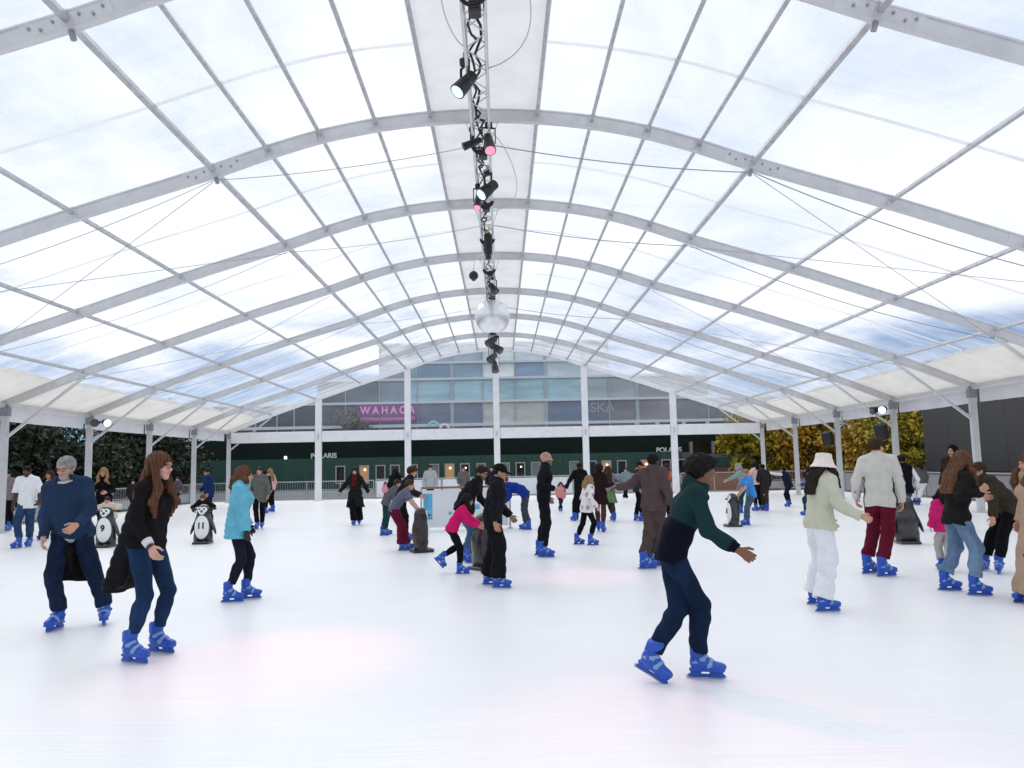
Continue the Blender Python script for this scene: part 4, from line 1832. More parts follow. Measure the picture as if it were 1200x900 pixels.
    # ---------------- solid shapes, all in the figure's own frame
    def torso(s, p, t=0.0, shrink=1.0):
        k = s.sk
        B = s.B
        bw = 1 + (B - 1) * 1.0
        if s.fem:
            hp_, ha, wr, wa, cr, ca = .098, .082, .082, .042, .094, .058
        else:
            hp_, ha, wr, wa, cr, ca = .094, .078, .094, .052, .106, .066
        r = lambda x: x * k * bw * shrink + t
        h = lambda x: x * k * (1 + (B - 1) * .8)
        d = slab(p, s.P + s.u1 * .01 * k, s.Wp, s.l1, h(ha), h(wa), r(hp_), r(wr))
        d = su(d, slab(p, s.Wp, s.Ch + s.f2 * .01 * k, s.l2, h(wa), h(ca), r(wr), r(cr)), .06)
        shm = (s.sh['L'] + s.sh['R']) / 2
        sw = np.linalg.norm(s.sh['L'] - s.sh['R']) / 2
        d = su(d, slab(p, s.Ch, shm - s.f2 * .01 * k, s.l2, h(ca), sw - .035 * k, r(cr * .95), r(.056)), .05)
        for n in 'LR':
            d = su(d, rc(p, s.Nb + s.u2 * .02 * k, s.sh[n] * .8 + s.Nb * .2, r(.05), r(.045)), .04)
        if B > 1.08:
            d = su(d, ell(p, s.Wp + s.f1 * .055 * k * B, (.115 * k * B * shrink + t, .135 * k * B * shrink + t, .14 * k * B * shrink + t)), .06)
        if s.fem and s.H > 1.45:
            for q in (-1, 1):
                d = su(d, ell(p, s.Ch + s.f2 * .075 * k + s.l2 * q * .062 * k, np.full(3, .058 * k + t)), .04)
        return d

    def arm(s, p, n, t=0.0, r0=.056, r1=.045, r2=.033, stop=None):
        k = s.sk * (1 + (s.B - 1) * .7)
        S, E, W = s.sh[n], s.elb[n], s.wri[n]
        if stop is not None and stop <= 1:
            E2 = S + (E - S) * stop
            d = rc(p, S, E2 + (E2 - S) * .1, r0 * k + t, r1 * k * 1.1 + t)
            return np.maximum(d, (p - E2.astype(f32)) @ unit(E2 - S).astype(f32))
        d = su(rc(p, S, E, r0 * k + t, r1 * k + t), rc(p, E, W, r1 * k + t, r2 * k + t), .02)
        return d

    def legs(s, p, t=0.0, r0=.088, r1=.060, r2=.046, shrink=1.0):
        k = s.sk * (1 + (s.B - 1) * .7) * shrink
        d = None
        for n in 'LR':
            K = s.knee[n]
            calf = K + (s.ank[n] - K) * .3 - unit(np.cross(np.array([0, 1, 0]), s.ank[n] - K)) * -.012 * s.sk
            e = su(rc(p, s.hip[n], K, r0 * k + t, r1 * k + t), rc(p, K, s.ank[n], r1 * k + t, r2 * k + t), .02)
            e = su(e, rc(p, calf, calf + (s.ank[n] - K) * .2, .056 * k + t, .048 * k + t), .03)
            d = e if d is None else su(d, e, .018)
        return d

    def head(s, p):
        hs = s.hs
        q = ((p - s.hc.astype(f32)) @ s.hA.T.astype(f32)) / f32(hs)
        d = ell(q, (-.012, 0, .035), (.097, .077, .087))
        d = su(d, ell(q, (.026, 0, -.032), (.066, .058, .078)), .03)
        d = su(d, ell(q, (.066, 0, -.093), (.022, .026, .02)), .03)
        for y in (-.036, .036):
            d = su(d, ell(q, (.066, y, -.02), (.026, .024, .024)), .02)
        d = su(d, rc(q, (.082, -.03, .030), (.082, .03, .030), .014, .014), .022)
        for y in (-.031, .031):
            d = ssub(d, ell(q, (.100, y, .010), (.017, .019, .012)), .012)
            d = su(d, ell(q, (.078, y, .009), (.0135, .0135, .0115)), .003)
        d = su(d, rc(q, (.088, 0, .014), (.109, 0, -.020), .008, .0125), .014)
        for y in (-.011, .011):
            d = su(d, ell(q, (.098, y, -.024), (.011, .009, .008)), .008)
        d = su(d, rc(q, (.088, -.019, -.053), (.0935, 0, -.050), .006, .0075), .007)
        d = su(d, rc(q, (.088, .019, -.053), (.0935, 0, -.050), .006, .0075), .007)
        d = su(d, rc(q, (.086, -.015, -.062), (.086, .015, -.062), .0075, .0075), .008)
        d = ssub(d, rc(q, (.096, -.017, -.0565), (.096, .017, -.0565), .003, .003), .003)
        for y in (-1, 1):
            ear = ell(q, (-.010, .076 * y, -.002), (.022, .010, .034))
            d = su(d, ear, .008)
            d = ssub(d, ell(q, (-.004, .088 * y, .0), (.010, .007, .019)), .005)
        if s.k.get('beard'):
            d = su(d, ell(q, (.052, 0, -.082), (.050, .052, .046)), .012)
        d = d * f32(hs)
        nk = rc(p, s.Nb - s.u2 * .02 * s.sk, s.hc - s.hA[0] * .022 * hs - s.hA[2] * .05 * hs, .060 * s.sk * (1 + .5 * (s.B - 1)), .052 * hs)
        return su(d, nk, .02)

    def hand(s, p, n):
        k = s.sk
        sg = 1 if n == 'L' else -1
        W, E = s.wri[n], s.elb[n]
        d0 = unit(W - E)
        hd_ = s.k.get('hdir' + n)
        dr = unit(d0 + (np.array([hd_[0], hd_[1] * sg, hd_[2]]) if hd_ is not None else np.zeros(3)))
        inn = s.k.get('palm' + n, (0, -1, 0))
        pn = np.array([inn[0], inn[1] * sg, inn[2]], float)
        pn = unit(pn - (pn @ dr) * dr)            # out of the palm
        sd = np.cross(dr, pn) * -sg                # towards the thumb
        if sd @ np.array([1, 0, .0]) < 0 and abs(sd[0]) > .3:
            sd = -sd
        c = s.k.get('curl', .58)
        c = s.k.get('curl' + n, c)
        d = slab(p, W + dr * .012 * k, W + dr * .082 * k, sd, .012 * k, .028 * k, .017 * k, .0125 * k)
        fl = (.078, .086, .080, .064)
        for i in range(4):
            off = (.031 - .0205 * i) * k
            b = W + dr * (.082 + (.004 if i in (1, 2) else -.002)) * k + sd * off
            a1 = c * (.8 + .12 * i)
            v1 = unit(dr * math.cos(a1) + pn * math.sin(a1) + sd * .025 * (1.5 - i))
            a2 = a1 + c * 1.3
            v2 = unit(dr * math.cos(a2) + pn * math.sin(a2) + sd * .01 * (1.5 - i))
            m = b + v1 * fl[i] * .5 * k
            d = su(d, rc(p, b - dr * .015 * k, m, .0098 * k, .0088 * k), .006)
            d = su(d, rc(p, m, m + v2 * fl[i] * .5 * k, .0088 * k, .0072 * k), .004)
        tb = W + dr * .022 * k + sd * .026 * k
        v = unit(dr * .62 + sd * .62 + pn * .45)
        m = tb + v * .045 * k
        d = su(d, rc(p, tb, m, .0145 * k, .0105 * k), .010)
        d = su(d, rc(p, m, m + unit(dr * .85 + sd * .25 + pn * .5) * .036 * k, .0105 * k, .0082 * k), .005)
        fo = rc(p, E * .35 + W * .65, W + dr * .01 * k, .036 * k, .0265 * k)
        return su(d, fo, .012)

    # ---------------- building
    def part(s, name, parts, m, cols=None, par=None):
        return link(name, sdf_mesh(name, parts, m, cols), par or s.obj)

    def bounds(s, pts, pad):
        a = np.array(pts)
        return a.min(0) - pad, a.max(0) + pad

    def build(s):
        g = s.k.get
        k = s.sk
        dist = max(4.0, s.root[1])
        vb = float(np.clip(dist * .0010, .0085, .020)) * (1 if k > .8 else .85)
        vh = float(np.clip(dist * .00055, .0048, .011))
        vhand = float(np.clip(dist * .00045, .0042, .0085))
        s.obj = empty('person', s.root, s.hd)
        tag(s.obj, s.label, 'person', s.group)
        seed = hash(s.label) % 97 if False else sum(map(ord, s.label)) % 97
        skin = np.array(SKIN[g('skin', 'fair')], f32)
        top = dict(g('top'))
        kind = top.get('kind', 'jumper')
        sl = top.get('sleeve', 2)     # 2 long, <=1 part of the upper arm
        # ---- body: coarse trunk and limbs inside the clothes, fine head and hands, one mesh
        def core(p):
            d = s.torso(p, -.012, .86)
            d = su(d, s.legs(p, -.012, shrink=.86), .02)
            for n in 'LR':
                d = su(d, s.arm(p, n, 0.0 if sl <= 1 else -.010), .02)
            return d
        allp = [s.P, s.Wp, s.Ch, s.Nb] + [x[n] for x in (s.hip, s.knee, s.ank, s.sh, s.elb, s.wri) for n in 'LR']
        lo, hi = s.bounds(allp, .17 * k * s.B)
        pcs = [snet(core, lo, hi, max(vb * 1.15, .013) if sl > 1 else vb)]
        c = [np.tile(skin, (len(pcs[0][0]), 1))]
        hlo, hhi = s.bounds([s.hc, s.Nb], .16 * s.hs)
        hv = snet(s.head, hlo, hhi, vh)
        pcs.append(hv)
        q = ((hv[0] - s.hc) @ s.hA.T) / s.hs
        hcol = np.tile(skin, (len(q), 1)).astype(f32)
        rosy = np.exp(-(((q - np.array([.075, 0, -.02])) / np.array([.04, .05, .03])) ** 2).sum(1))[:, None]
        hcol = hcol * (1 - .25 * rosy * np.array([0, 1, 1]))
        lips = (np.abs(q[:, 2] + .056) < .011) & (np.abs(q[:, 1]) < .024) & (q[:, 0] > .078)
        hcol[lips] = skin * np.array([.85, .55, .55])
        hairc = np.array(HAIRC.get(g('hairc', 'brown'), (.03, .02, .015)), f32)
        brow = (np.abs(q[:, 2] - .033 - .004 * np.cos(q[:, 1] * 60)) < .0065) & (np.abs(np.abs(q[:, 1]) - .032) < .02) & (q[:, 0] > .06)
        hcol[brow] = hairc * .8 + skin * .12
        ed = np.sqrt(((np.abs(q[:, 1]) - .031)) ** 2 + ((q[:, 2] - .009) * 1.5) ** 2)
        hcol[(ed < .0125) & (q[:, 0] > .07)] = (.55, .52, .50)
        hcol[(ed < .0075) & (q[:, 0] > .07)] = (.02, .013, .01)
        lid = (np.abs(q[:, 2] - .021) < .0035) & (np.abs(np.abs(q[:, 1]) - .031) < .013) & (q[:, 0] > .07)
        hcol[lid] = skin * .35
        if g('beard'):
            bd = (q[:, 2] < -.028 - .25 * np.maximum(q[:, 0] - .07, 0)) & (q[:, 0] > .0) & (q[:, 2] > -.15) & ~lips
            mst = (np.abs(q[:, 2] + .040) < .009) & (np.abs(q[:, 1]) < .03) & (q[:, 0] > .07)
            hcol[bd | mst] = np.array(g('beard'), f32) * .75 + skin * .25
        if g('stubble'):
            cap = ell(((hv[0] - s.hc) @ s.hA.T / s.hs).astype(f32), (-.02, 0, .03), (.1, .09, .095)) < .004
            scal = (q[:, 2] > .02 - .5 * q[:, 0]) & (q[:, 0] < .045)
            hcol[scal & cap] = skin * .72
        c.append(hcol)
        for n in 'LR':
            if g('nohand' + n):
                continue
            W, E = s.wri[n], s.elb[n]
            dd = unit(W - E)
            lo2, hi2 = s.bounds([W - dd * .05 * k, W + dd * .10 * k], .105 * k)
            hm = snet(lambda p, n=n: s.hand(p, n), lo2, hi2, vhand * (1 if k > .85 else .9))
            pcs.append(hm)
            hc_ = np.tile(np.array(g('gloves'), f32) if g('gloves') else skin * np.array([1.0, .92, .9]), (len(hm[0]), 1))
            c.append(hc_)
        s.part('body', pcs, skin_mat(), np.concatenate(c))

        # ---- hair and hats
        s.hair(vh)
        s.hat(vh)
        # ---- trousers
        tr = g('legs', {})
        if tr:
            st = tr.get('style', 'straight')
            t, r0, r1, r2, cut = {'skinny': (.007, .088, .060, .046, .10), 'slim': (.012, .09, .064, .056, .05), 'straight': (.014, .094, .072, .060, .085),
                                  'wide': (.018, .10, .088, .098, .0), 'jogger': (.014, .096, .082, .066, .085)}[st]
            cut = tr.get('cut', cut)
            amp = 1.9 * tr.get('fold', .006 if st != 'skinny' else .003)
            kk = k * (1 + (s.B - 1) * .9)

            def fleg(p):
                d = None
                for n in 'LR':
                    K, A = s.knee[n], s.ank[n]
                    ax = unit(A - K)
                    lo_ = A - ax * cut * k
                    e = su(rc(p, s.hip[n], K, r0 * kk + t, r1 * k + t), rc(p, K, A, r1 * k + t, r2 * k + t), .02)
                    if st in ('skinny', 'slim'):
                        calf = K + (A - K) * .25 - np.array([.012, 0, 0]) * k
                        e = su(e, rc(p, calf, calf + (A - K) * .2, .058 * k + t, .05 * k + t), .03)
                    if st not in ('skinny', 'slim'):
                        Mr = np.array((Matrix.Rotation(s.fyaw[n], 3, 'Z') @ Matrix.Rotation(s.fpit[n], 3, 'Y')))
                        b0, b1 = [A + Mr @ (np.array(v) * k) for v in ((-.003, 0, .03), (.0, 0, .12))]
                        e = su(e, rc(p, b0, b1, .068 * k, .066 * k), .02)
                    e = np.maximum(e, (p - lo_.astype(f32)) @ ax.astype(f32))
                    d = e if d is None else su(d, e, .016)
                tw = s.torso(p, t * .8)
                tw = np.maximum(tw, (p - (s.P + s.u1 * .10 * k).astype(f32)) @ s.u1.astype(f32))
                d = su(d, tw, .03)
                return d + folds(p, seed + 3, amp, 24 / k, 8)
            lo, hi = s.bounds([s.P + s.u1 * .1 * k] + [x[n] for x in (s.hip, s.knee, s.ank) for n in 'LR'], .19 * k * s.B)
            s.part(tr.get('name', 'trousers'), [snet(fleg, lo, hi, vb)], denim(tr['col']) if tr.get('denim') else fabric(tr['col']))
        # ---- skirt
        if g('skirt'):
            sk_ = g('skirt')
            hem = s.P - np.array([0, 0, 1]) * sk_['len'] * k

            def fs(p):
                d = slab(p, s.P + s.u1 * .08 * k, hem, s.l1, .06 * k, .10 * k, .10 * k, sk_.get('flare', .15) * k)
                d = np.maximum(d, hem[2] - p[:, 2] + .008 * np.sin(14 * p[:, 1]))
                a = np.arctan2(p[:, 1] - hem[1], p[:, 0] - hem[0])
                return d + .008 * np.sin(11 * a).astype(f32)
            lo, hi = s.bounds([s.P + s.u1 * .1 * k, hem], .34 * k)
            s.part('skirt', [snet(fs, lo, hi, vb)], fabric(sk_['col']))
        # ---- shirt hem / collar seen under the top
        if g('shirt'):
            def fsh(p):
                lowz = ((p - (s.P + s.u1 * .0 * k).astype(f32)) @ s.u1.astype(f32))
                d = s.torso(p, .002) - .022 * np.clip(1 - (lowz + .01) / .04, 0, 1)
                d = np.maximum(d, -((p - (s.P - s.u1 * (top.get('hem', .04) + .045) * k).astype(f32)) @ s.u1.astype(f32)))
                nk = rc(p, s.Nb - s.u2 * .03 * k, s.Nb + s.u2 * .035 * k, .068 * k * (1 + .5 * (s.B - 1)), .064 * k * (1 + .5 * (s.B - 1)))
                nk = np.maximum(nk, (p - (s.Nb + s.u2 * .035 * k + s.f2 * .0 * k).astype(f32)) @ unit(s.u2 + s.f2 * .6).astype(f32))
                d = np.maximum(d, (p - (s.Nb + s.u2 * .02 * k).astype(f32)) @ s.u2.astype(f32))
                return su(d, nk, .01)
            lo, hi = s.bounds([s.P - s.u1 * .1 * k, s.Nb + s.u2 * .05 * k, s.sh['L'], s.sh['R']], .2 * k * s.B)
            s.part('shirt', [snet(fsh, lo, hi, vb)], fabric(g('shirt')))
        # ---- top
        t = top.get('t', .022)
        hem = top.get('hem', .04)
        amp = 1.9 * top.get('fold', .007)
        updn = unit(s.u1 * (1 if hem < .12 else .45) + np.array([0, 0, 1]) * (0 if hem < .12 else .8))
        hemP = s.P - updn * hem * k
        cuff = top.get('cuff', .985)
        rib = kind in ('jumper', 'hoodie', 'fleece') and hem < .12 and sl > 1

        def ftop(p):
            d = s.torso(p, t)
            hw = (.086 if s.fem else .080) * k * (1 + (s.B - 1) * .8)
            fl = top.get('flare', 0)
            d = su(d, slab(p, s.P + s.u1 * .03 * k, hemP - updn * .03 * k, s.l1, hw, hw + fl * k * .7, .096 * k * s.B + t, (.098 * s.B + fl) * k + t), .03)
            d = np.maximum(d, -((p - hemP.astype(f32)) @ updn.astype(f32)) + (.006 * np.sin(9 * p[:, 1] + seed)).astype(f32))
            if rib:
                hz_ = (p - hemP.astype(f32)) @ updn.astype(f32)
                d = d + .009 * np.clip((.055 - hz_) / .012, 0, 1) - .002 * (hz_ < .05) * np.abs(np.sin(np.arctan2(p[:, 1] - s.P[1], p[:, 0] - s.P[0]) * 45))
            if top.get('quilt'):
                ph = ((p - s.P.astype(f32)) @ s.u1.astype(f32)) / (top['quilt'] * k) * 2 * PI
                d = d - .009 * np.abs(np.sin(ph / 2)).astype(f32) + .004
            if kind in ('tee',):
                nt_ = rc(p, s.Nb - s.u2 * .01 * k, s.Nb + s.u2 * .1 * k, .072 * k, .07 * k)
                d = ssub(d, nt_ , .01)
            if top.get('vneck'):
                vb_ = s.Nb + s.u2 * .03 * k
                vt = s.Nb - s.u2 * .10 * k + s.f2 * .10 * k * s.B
                d = ssub(d, slab(p, vb_ + s.f2 * .08 * k, vt + s.f2 * .10 * k, s.l2, .055 * k * s.B, .0, .04 * k, .012), .008)
                d = ssub(d, rc(p, s.Nb + s.u2 * .02 * k, s.Nb + s.u2 * .1 * k, .055 * k * s.B, .062 * k * s.B), .01)
            if top.get('collar', 0):
                ch = top['collar']
                cd = unit(s.u2 + s.hA[2] * .6)
                a_ = s.Nb - s.u2 * .02 * k
                b_ = s.Nb + cd * ch * k
                cl = rc(p, a_, b_, .080 * k, .072 * k)
                cl = np.maximum(cl, (p - b_.astype(f32)) @ unit(cd + s.f2 * .35).astype(f32))
                d = su(d, cl, .025)
            if top.get('hood'):
                hc_ = s.Nb - s.f2 * .075 * k + s.u2 * .015 * k
                hdv = ell((p - hc_.astype(f32)) @ np.stack([s.f2, s.l2, s.u2]).T.astype(f32), (0, 0, 0), (.055 * k, .105 * k, .075 * k))
                d = su(d, hdv, .03)
                for q_ in (-1, 1):
                    d = su(d, rc(p, hc_ + s.l2 * q_ * .075 * k, s.Nb + s.f2 * .085 * k + s.l2 * q_ * .035 * k - s.u2 * .03 * k, .036 * k, .022 * k), .02)
            for n in 'LR':
                if sl <= 0:
                    continue
                if sl <= 1:
                    a = s.arm(p, n, t + .006, stop=sl)
                else:
                    a = s.arm(p, n, t * .75)
                    dd = unit(s.wri[n] - s.elb[n])
                    cp = s.elb[n] + (s.wri[n] - s.elb[n]) * cuff
                    a = np.maximum(a, (p - cp.astype(f32)) @ dd.astype(f32))
                    if rib:
                        cz = (cp.astype(f32) - p) @ dd.astype(f32)
                        a = a + .006 * np.clip((.05 - cz) / .012, 0, 1)
                    if top.get('quilt'):
                        ph = ((p - s.elb[n].astype(f32)) @ dd.astype(f32)) / (top['quilt'] * k) * PI
                        a = a - .006 * np.abs(np.sin(ph)).astype(f32)
                d = su(d, a, .028)
            return d + folds(p, seed, amp, 20 / k, 7)
        pts = [s.P, hemP, s.Nb + s.u2 * .08 * k, s.Nb - s.f2 * .1 * k] + [s.sh[n] for n in 'LR'] + [s.elb[n] for n in 'LR']
        if sl > 1:
            pts += [s.wri[n] for n in 'LR']
        lo, hi = s.bounds(pts, .13 * k * s.B + t + top.get('flare', 0) * 1.6)
        vq = snet(ftop, lo, hi, vb)
        nm = top.get('name', {'tee': 'tee_shirt', 'jumper': 'jumper', 'jacket': 'jacket', 'coat': 'coat', 'hoodie': 'hoodie', 'fleece': 'fleece',
                              'vest': 'vest'}.get(kind, 'jacket'))
        if top.get('colfn'):
            cc = top['colfn'](s, vq[0]).astype(f32)
            m = mat('fabric panels', (.2, .2, .2), .92, spec=.10, var=.07, vscale=7, bump=.30, bscale=60, attr=True)
            creased(m)
            s.part(nm, [vq], m, cc)
        else:
            m = fabric(top['col'])
            if top.get('shiny'):
                m = mat('shiny shell fabric', top['col'], .5, spec=.25, var=.15, vscale=7, bump=.3, bscale=26)
            s.part(nm, [vq], m)
        if top.get('zip') and dist < 16:
            mb = MB()
            pts_ = []
            for f_ in np.linspace(.0, 1, 16):
                b0 = hemP + (s.Nb - s.u2 * .03 * k - hemP) * f_
                x_ = b0.copy()
                lo_, hi_ = 0.0, .40 * k
                for _ in range(18):
                    m_ = (lo_ + hi_) / 2
                    if float(ftop(np.array([b0 + s.f1 * m_], f32))[0]) < 0:
                        lo_ = m_
                    else:
                        hi_ = m_
                pts_.append(b0 + s.f1 * (lo_ + .001))
            mb.tube(pts_, .006 * k, 6)
            mb.build('zip', mat('zip metal', (.30, .30, .31), .35, .8), s.obj, True)
        # ---- sleeves of another colour under a vest
        if g('sleeves'):
            def fsl(p):
                d = None
                for n in 'LR':
                    a = s.arm(p, n, .012)
                    dd = unit(s.wri[n] - s.elb[n])
                    a = np.maximum(a, (p - (s.wri[n] - dd * .01).astype(f32)) @ dd.astype(f32))
                    d = a if d is None else np.minimum(d, a)
                return d + folds(p, seed + 9, .005, 24, 8)
            lo, hi = s.bounds([x[n] for x in (s.sh, s.elb, s.wri) for n in 'LR'], .1 * k)
            s.part('shirt_sleeves', [snet(fsl, lo, hi, vb)], fabric(g('sleeves')))
        if g('scarf'):
            def fsc(p):
                c_ = s.Nb + s.u2 * .03 * k
                qq = (p - c_.astype(f32)) @ np.stack([s.f2, s.l2, s.u2]).T.astype(f32)
                rr = np.sqrt((qq[:, 0] * .95) ** 2 + qq[:, 1] ** 2)
                d = np.sqrt((rr - .085 * k) ** 2 + (qq[:, 2] * .7) ** 2) - .036 * k
                for q_, L_ in ((-1, .30), (1, .24)):
                    a = s.Nb + s.f2 * .12 * k + s.l2 * q_ * .03 * k
                    d = su(d, slab(p, a, a - np.array([0, 0, L_ * k]) + s.f2 * .03 * k, s.l2, .03 * k, .04 * k, .022 * k, .018 * k), .03)
                return d + folds(p, seed + 5, .008, 40, 20)
            lo, hi = s.bounds([s.Nb, s.Nb + s.f2 * .15 * k - np.array([0, 0, .3 * k])], .16 * k)
            s.part('scarf', [snet(fsc, lo, hi, vb * .8)], fabric(g('scarf')))
        if g('tied'):
            s.tied(vb, seed)
        if g('glasses'):
            s.specs()
        if g('watch'):
            n = g('watch')
            W, E = s.wri[n], s.elb[n]
            dd = unit(W - E)
            mb = MB()
            mb.tube([W - dd * .004, W + dd * .024], .0335 * k, 14)
            wt = mb.build('watch_strap', BLACK, s.obj, False)
        if g('cuffs'):
            for n in g('cuffs'):
                W, E = s.wri[n], s.elb[n]
                dd = unit(W - E)
                mb = MB()
                mb.tube([W - dd * .07, W - dd * .012], [.046 * k, .040 * k], 14)
                mb.build('cuff', fabric((.7, .7, .72)), s.obj, True)
        if g('bag'):
            bg_ = g('bag')
            c_ = s.Ch - s.f2 * .17 * k - s.u2 * .05 * k
            ax = np.stack([s.f2, s.l2, s.u2])

            def fb(p):
                qq = np.abs((p - c_.astype(f32)) @ ax.T.astype(f32)) - np.array([.05, .11, .16], f32) * f32(k)
                return np.minimum(qq.max(1), 0) + np.sqrt((np.maximum(qq, 0) ** 2).sum(1)) - .04 * k
            lo, hi = s.bounds([c_], .28 * k)
            s.part('backpack', [snet(fb, lo, hi, vb)], fabric(bg_))
        # ---- skates
        for n in 'LR':
            if g('noskate'):
                continue
            sc = k * (.94 if not g('skscale') else g('skscale'))
            if k < .85:
                sc *= 1.08
            Mx = Matrix.Rotation(s.fyaw[n], 4, 'Z') @ Matrix.Rotation(s.fpit[n], 4, 'Y')
            off = Mx @ Vector((-.03 * sc, 0, .155 * sc))
            o = link('ice_skate', me_boot, s.obj)
            b = link('blade', me_blade, o)
            st_ = link('strap', me_strap, o)
            A = Vector(s.ank[n])
            o.matrix_local = Matrix.Translation(A - off) @ Mx @ Matrix.Scale(sc, 4)
            if sc * .155 < s.ank[n][2] and not g('lift' + n) and not s.fpit[n]:
                o.location.z = 0

    def push(s, pt, m):
        pt = np.asarray(pt, float)
        for _ in range(8):
            q = np.array([pt], f32)
            d = float(s.torso(q, m)[0])
            if d > 0:
                break
            e = .01
            g_ = np.array([float(s.torso(q + e * np.eye(3, dtype=f32)[i], m)[0]) - d for i in range(3)])
            g_[2] *= .2
            pt = pt + unit(g_) * (-d + .003)
        return pt

    def hair(s, vh):
        st = s.k.get('hair', 'short')
        if st in (None, 'bald'):
            return
        hs = s.hs
        seed = sum(map(ord, s.label)) % 31
        drop = {'short': 0, 'crop': 0, 'messy': 0, 'curly': 0, 'bob': .14, 'long': .36, 'longcurly': .34, 'pony': .1, 'mid': .22}[st]
        drop = s.k.get('hairlen', drop)
        dn = unit(s.hA[2] * -.35 + np.array([0, 0, -.8]) - s.u2 * .5)
        bk = s.hc - s.hA[0] * .055 * hs
        hat = s.k.get('hatkind')
        tt = s.k['top'].get('t', .022) + .022
        ends = {}
        for q_ in (-1, 1):
            a0 = s.hc + s.hA[1] * q_ * .078 * hs - s.hA[0] * .01 * hs + s.hA[2] * .03 * hs
            fw = s.k.get('hairfwd', 0.02)
            e1 = s.push(a0 + dn * (drop * .45) * hs + s.hA[0] * .005 + s.hA[1] * q_ * .01, tt)
            em = s.push(a0 + dn * (drop * .70) * hs + s.hA[0] * fw * .6 * hs + s.hA[1] * q_ * .02, tt)
            e0 = s.push(a0 + dn * (drop * .95) * hs + s.hA[0] * fw * hs + s.hA[1] * q_ * .025 * hs, tt)
            ends[q_] = (a0, e1, em, e0)
        bend = s.push(bk - s.hA[0] * .03 * hs + dn * (drop + .02) * hs, tt)
        bmid = s.push(bk - s.hA[0] * .02 * hs + dn * (drop * .5) * hs, tt)

        def fh(p):
            q = ((p - s.hc.astype(f32)) @ s.hA.T.astype(f32)) / f32(hs)
            th = {'crop': .007, 'short': .012, 'messy': .026, 'curly': .040, 'longcurly': .030}.get(st, .016)
            if hat:
                th = .004
            d = ell(q, (-.016, 0, .038), (.097 + th, .077 + th, .088 + th * 1.1))
            face = ell(q, (.098, 0, -.045), (.075, .066 if st not in ('short', 'crop', 'messy') else .09, .098))
            d = ssub(d, face, .012)
            if st in ('short', 'crop', 'messy', 'curly'):
                low = -.055 if st != 'curly' else -.075
                cutz = low - q[:, 2] + .75 * np.maximum(q[:, 0] + .045, 0)
                d = np.maximum(d, cutz)
            else:
                d = np.maximum(d, -.08 - q[:, 2])
            if st in ('messy', 'short') and not hat:
                d = su(d, ell(q, (.048, .012, .104), (.048, .052, .022)), .02)
                d = d + .0045 * (np.sin(q[:, 0] * 85 + seed) * np.sin(q[:, 1] * 75 + 1) * np.sin(q[:, 2] * 65)).astype(f32)
            if st == 'messy' and not hat:
                d = su(d, ell(q, (.085, -.0, .075), (.04, .066, .035)), .02)
            if st in ('curly', 'longcurly'):
                x, y, z = q[:, 0] * 95, q[:, 1] * 95, q[:, 2] * 95
                d = d + .010 * (np.sin(x + seed) * np.sin(y * 1.1) * np.sin(z * .9 + 1)).astype(f32)
            else:
                a = np.arctan2(q[:, 1], q[:, 0])
                d = d + .0022 * np.sin(a * 46 + 4 * np.sin(q[:, 2] * 30 + seed)).astype(f32) + .0018 * np.sin(a * 23 + q[:, 2] * 40).astype(f32)
            if st == 'messy':
                d = d + .008 * (np.sin(q[:, 0] * 70 + seed) * np.sin(q[:, 1] * 60 + 1) * np.sin(q[:, 2] * 50)).astype(f32)
            if hat:
                d = np.maximum(d, q[:, 2] - .035)
            d = d * f32(hs)
            if drop:
                wv = .05 if st != 'longcurly' else .07
                a0 = bk + s.hA[2] * .03 * hs
                wa, wb, ra, rb = (.05, .055 if st != 'pony' else .01, .045, .026) if st != 'longcurly' else (.06, .085, .055, .04)
                c1 = su(slab(p, a0, bmid, s.hA[1], wa * hs, (wa + wb) / 2 * hs, ra * hs, (ra + rb) / 2 * hs),
                        slab(p, bmid, bend, s.hA[1], (wa + wb) / 2 * hs, wb * hs, (ra + rb) / 2 * hs, rb * hs), .03)
                d = su(d, c1, .03)
                if st != 'pony':
                    for q_ in (-1, 1):
                        a1, e1, em, e0 = ends[q_]
                        c2 = su(rc(p, a1, e1, .028 * hs, .040 * hs), rc(p, e1, em, .040 * hs, .038 * hs), .02)
                        c2 = su(c2, rc(p, em, e0, .038 * hs, .016 * hs), .02)
                        d = su(d, c2, .03)
                amp = .006 if st != 'longcurly' else .012
                hx = (p - s.hc.astype(f32)) @ s.hA[1].astype(f32)
                hz = (p - s.hc.astype(f32)) @ s.hA[0].astype(f32)
                if st == 'longcurly':
                    d = d + amp * (np.sin(hx * 95 + 2 * np.sin(p[:, 2] * 30)) * np.sin(p[:, 2] * 70 + hz * 60) * np.sin(hz * 90)).astype(f32)
                else:
                    d = d + amp * .5 * np.sin(hx * 330 + 5 * np.sin(p[:, 2] * 9) + hz * 270).astype(f32) + amp * .7 * np.sin(hx * 170 + 2.5 * np.sin(p[:, 2] * 14 + seed) + hz * 150).astype(f32)
            if hat:
                d = np.maximum(d, ((p - s.hc.astype(f32)) @ s.hA[2].astype(f32)) - .04 * hs)
            return d
        lo, hi = s.bounds([s.hc, s.hc + dn * (drop + .08) * hs, bend] + [e[3] for e in ends.values()], .2 * hs)
        s.part('hair', [snet(fh, lo, hi, vh * (.85 if vh < .007 else 1))], hair_mat(HAIRC[s.k.get('hairc', 'brown')]))

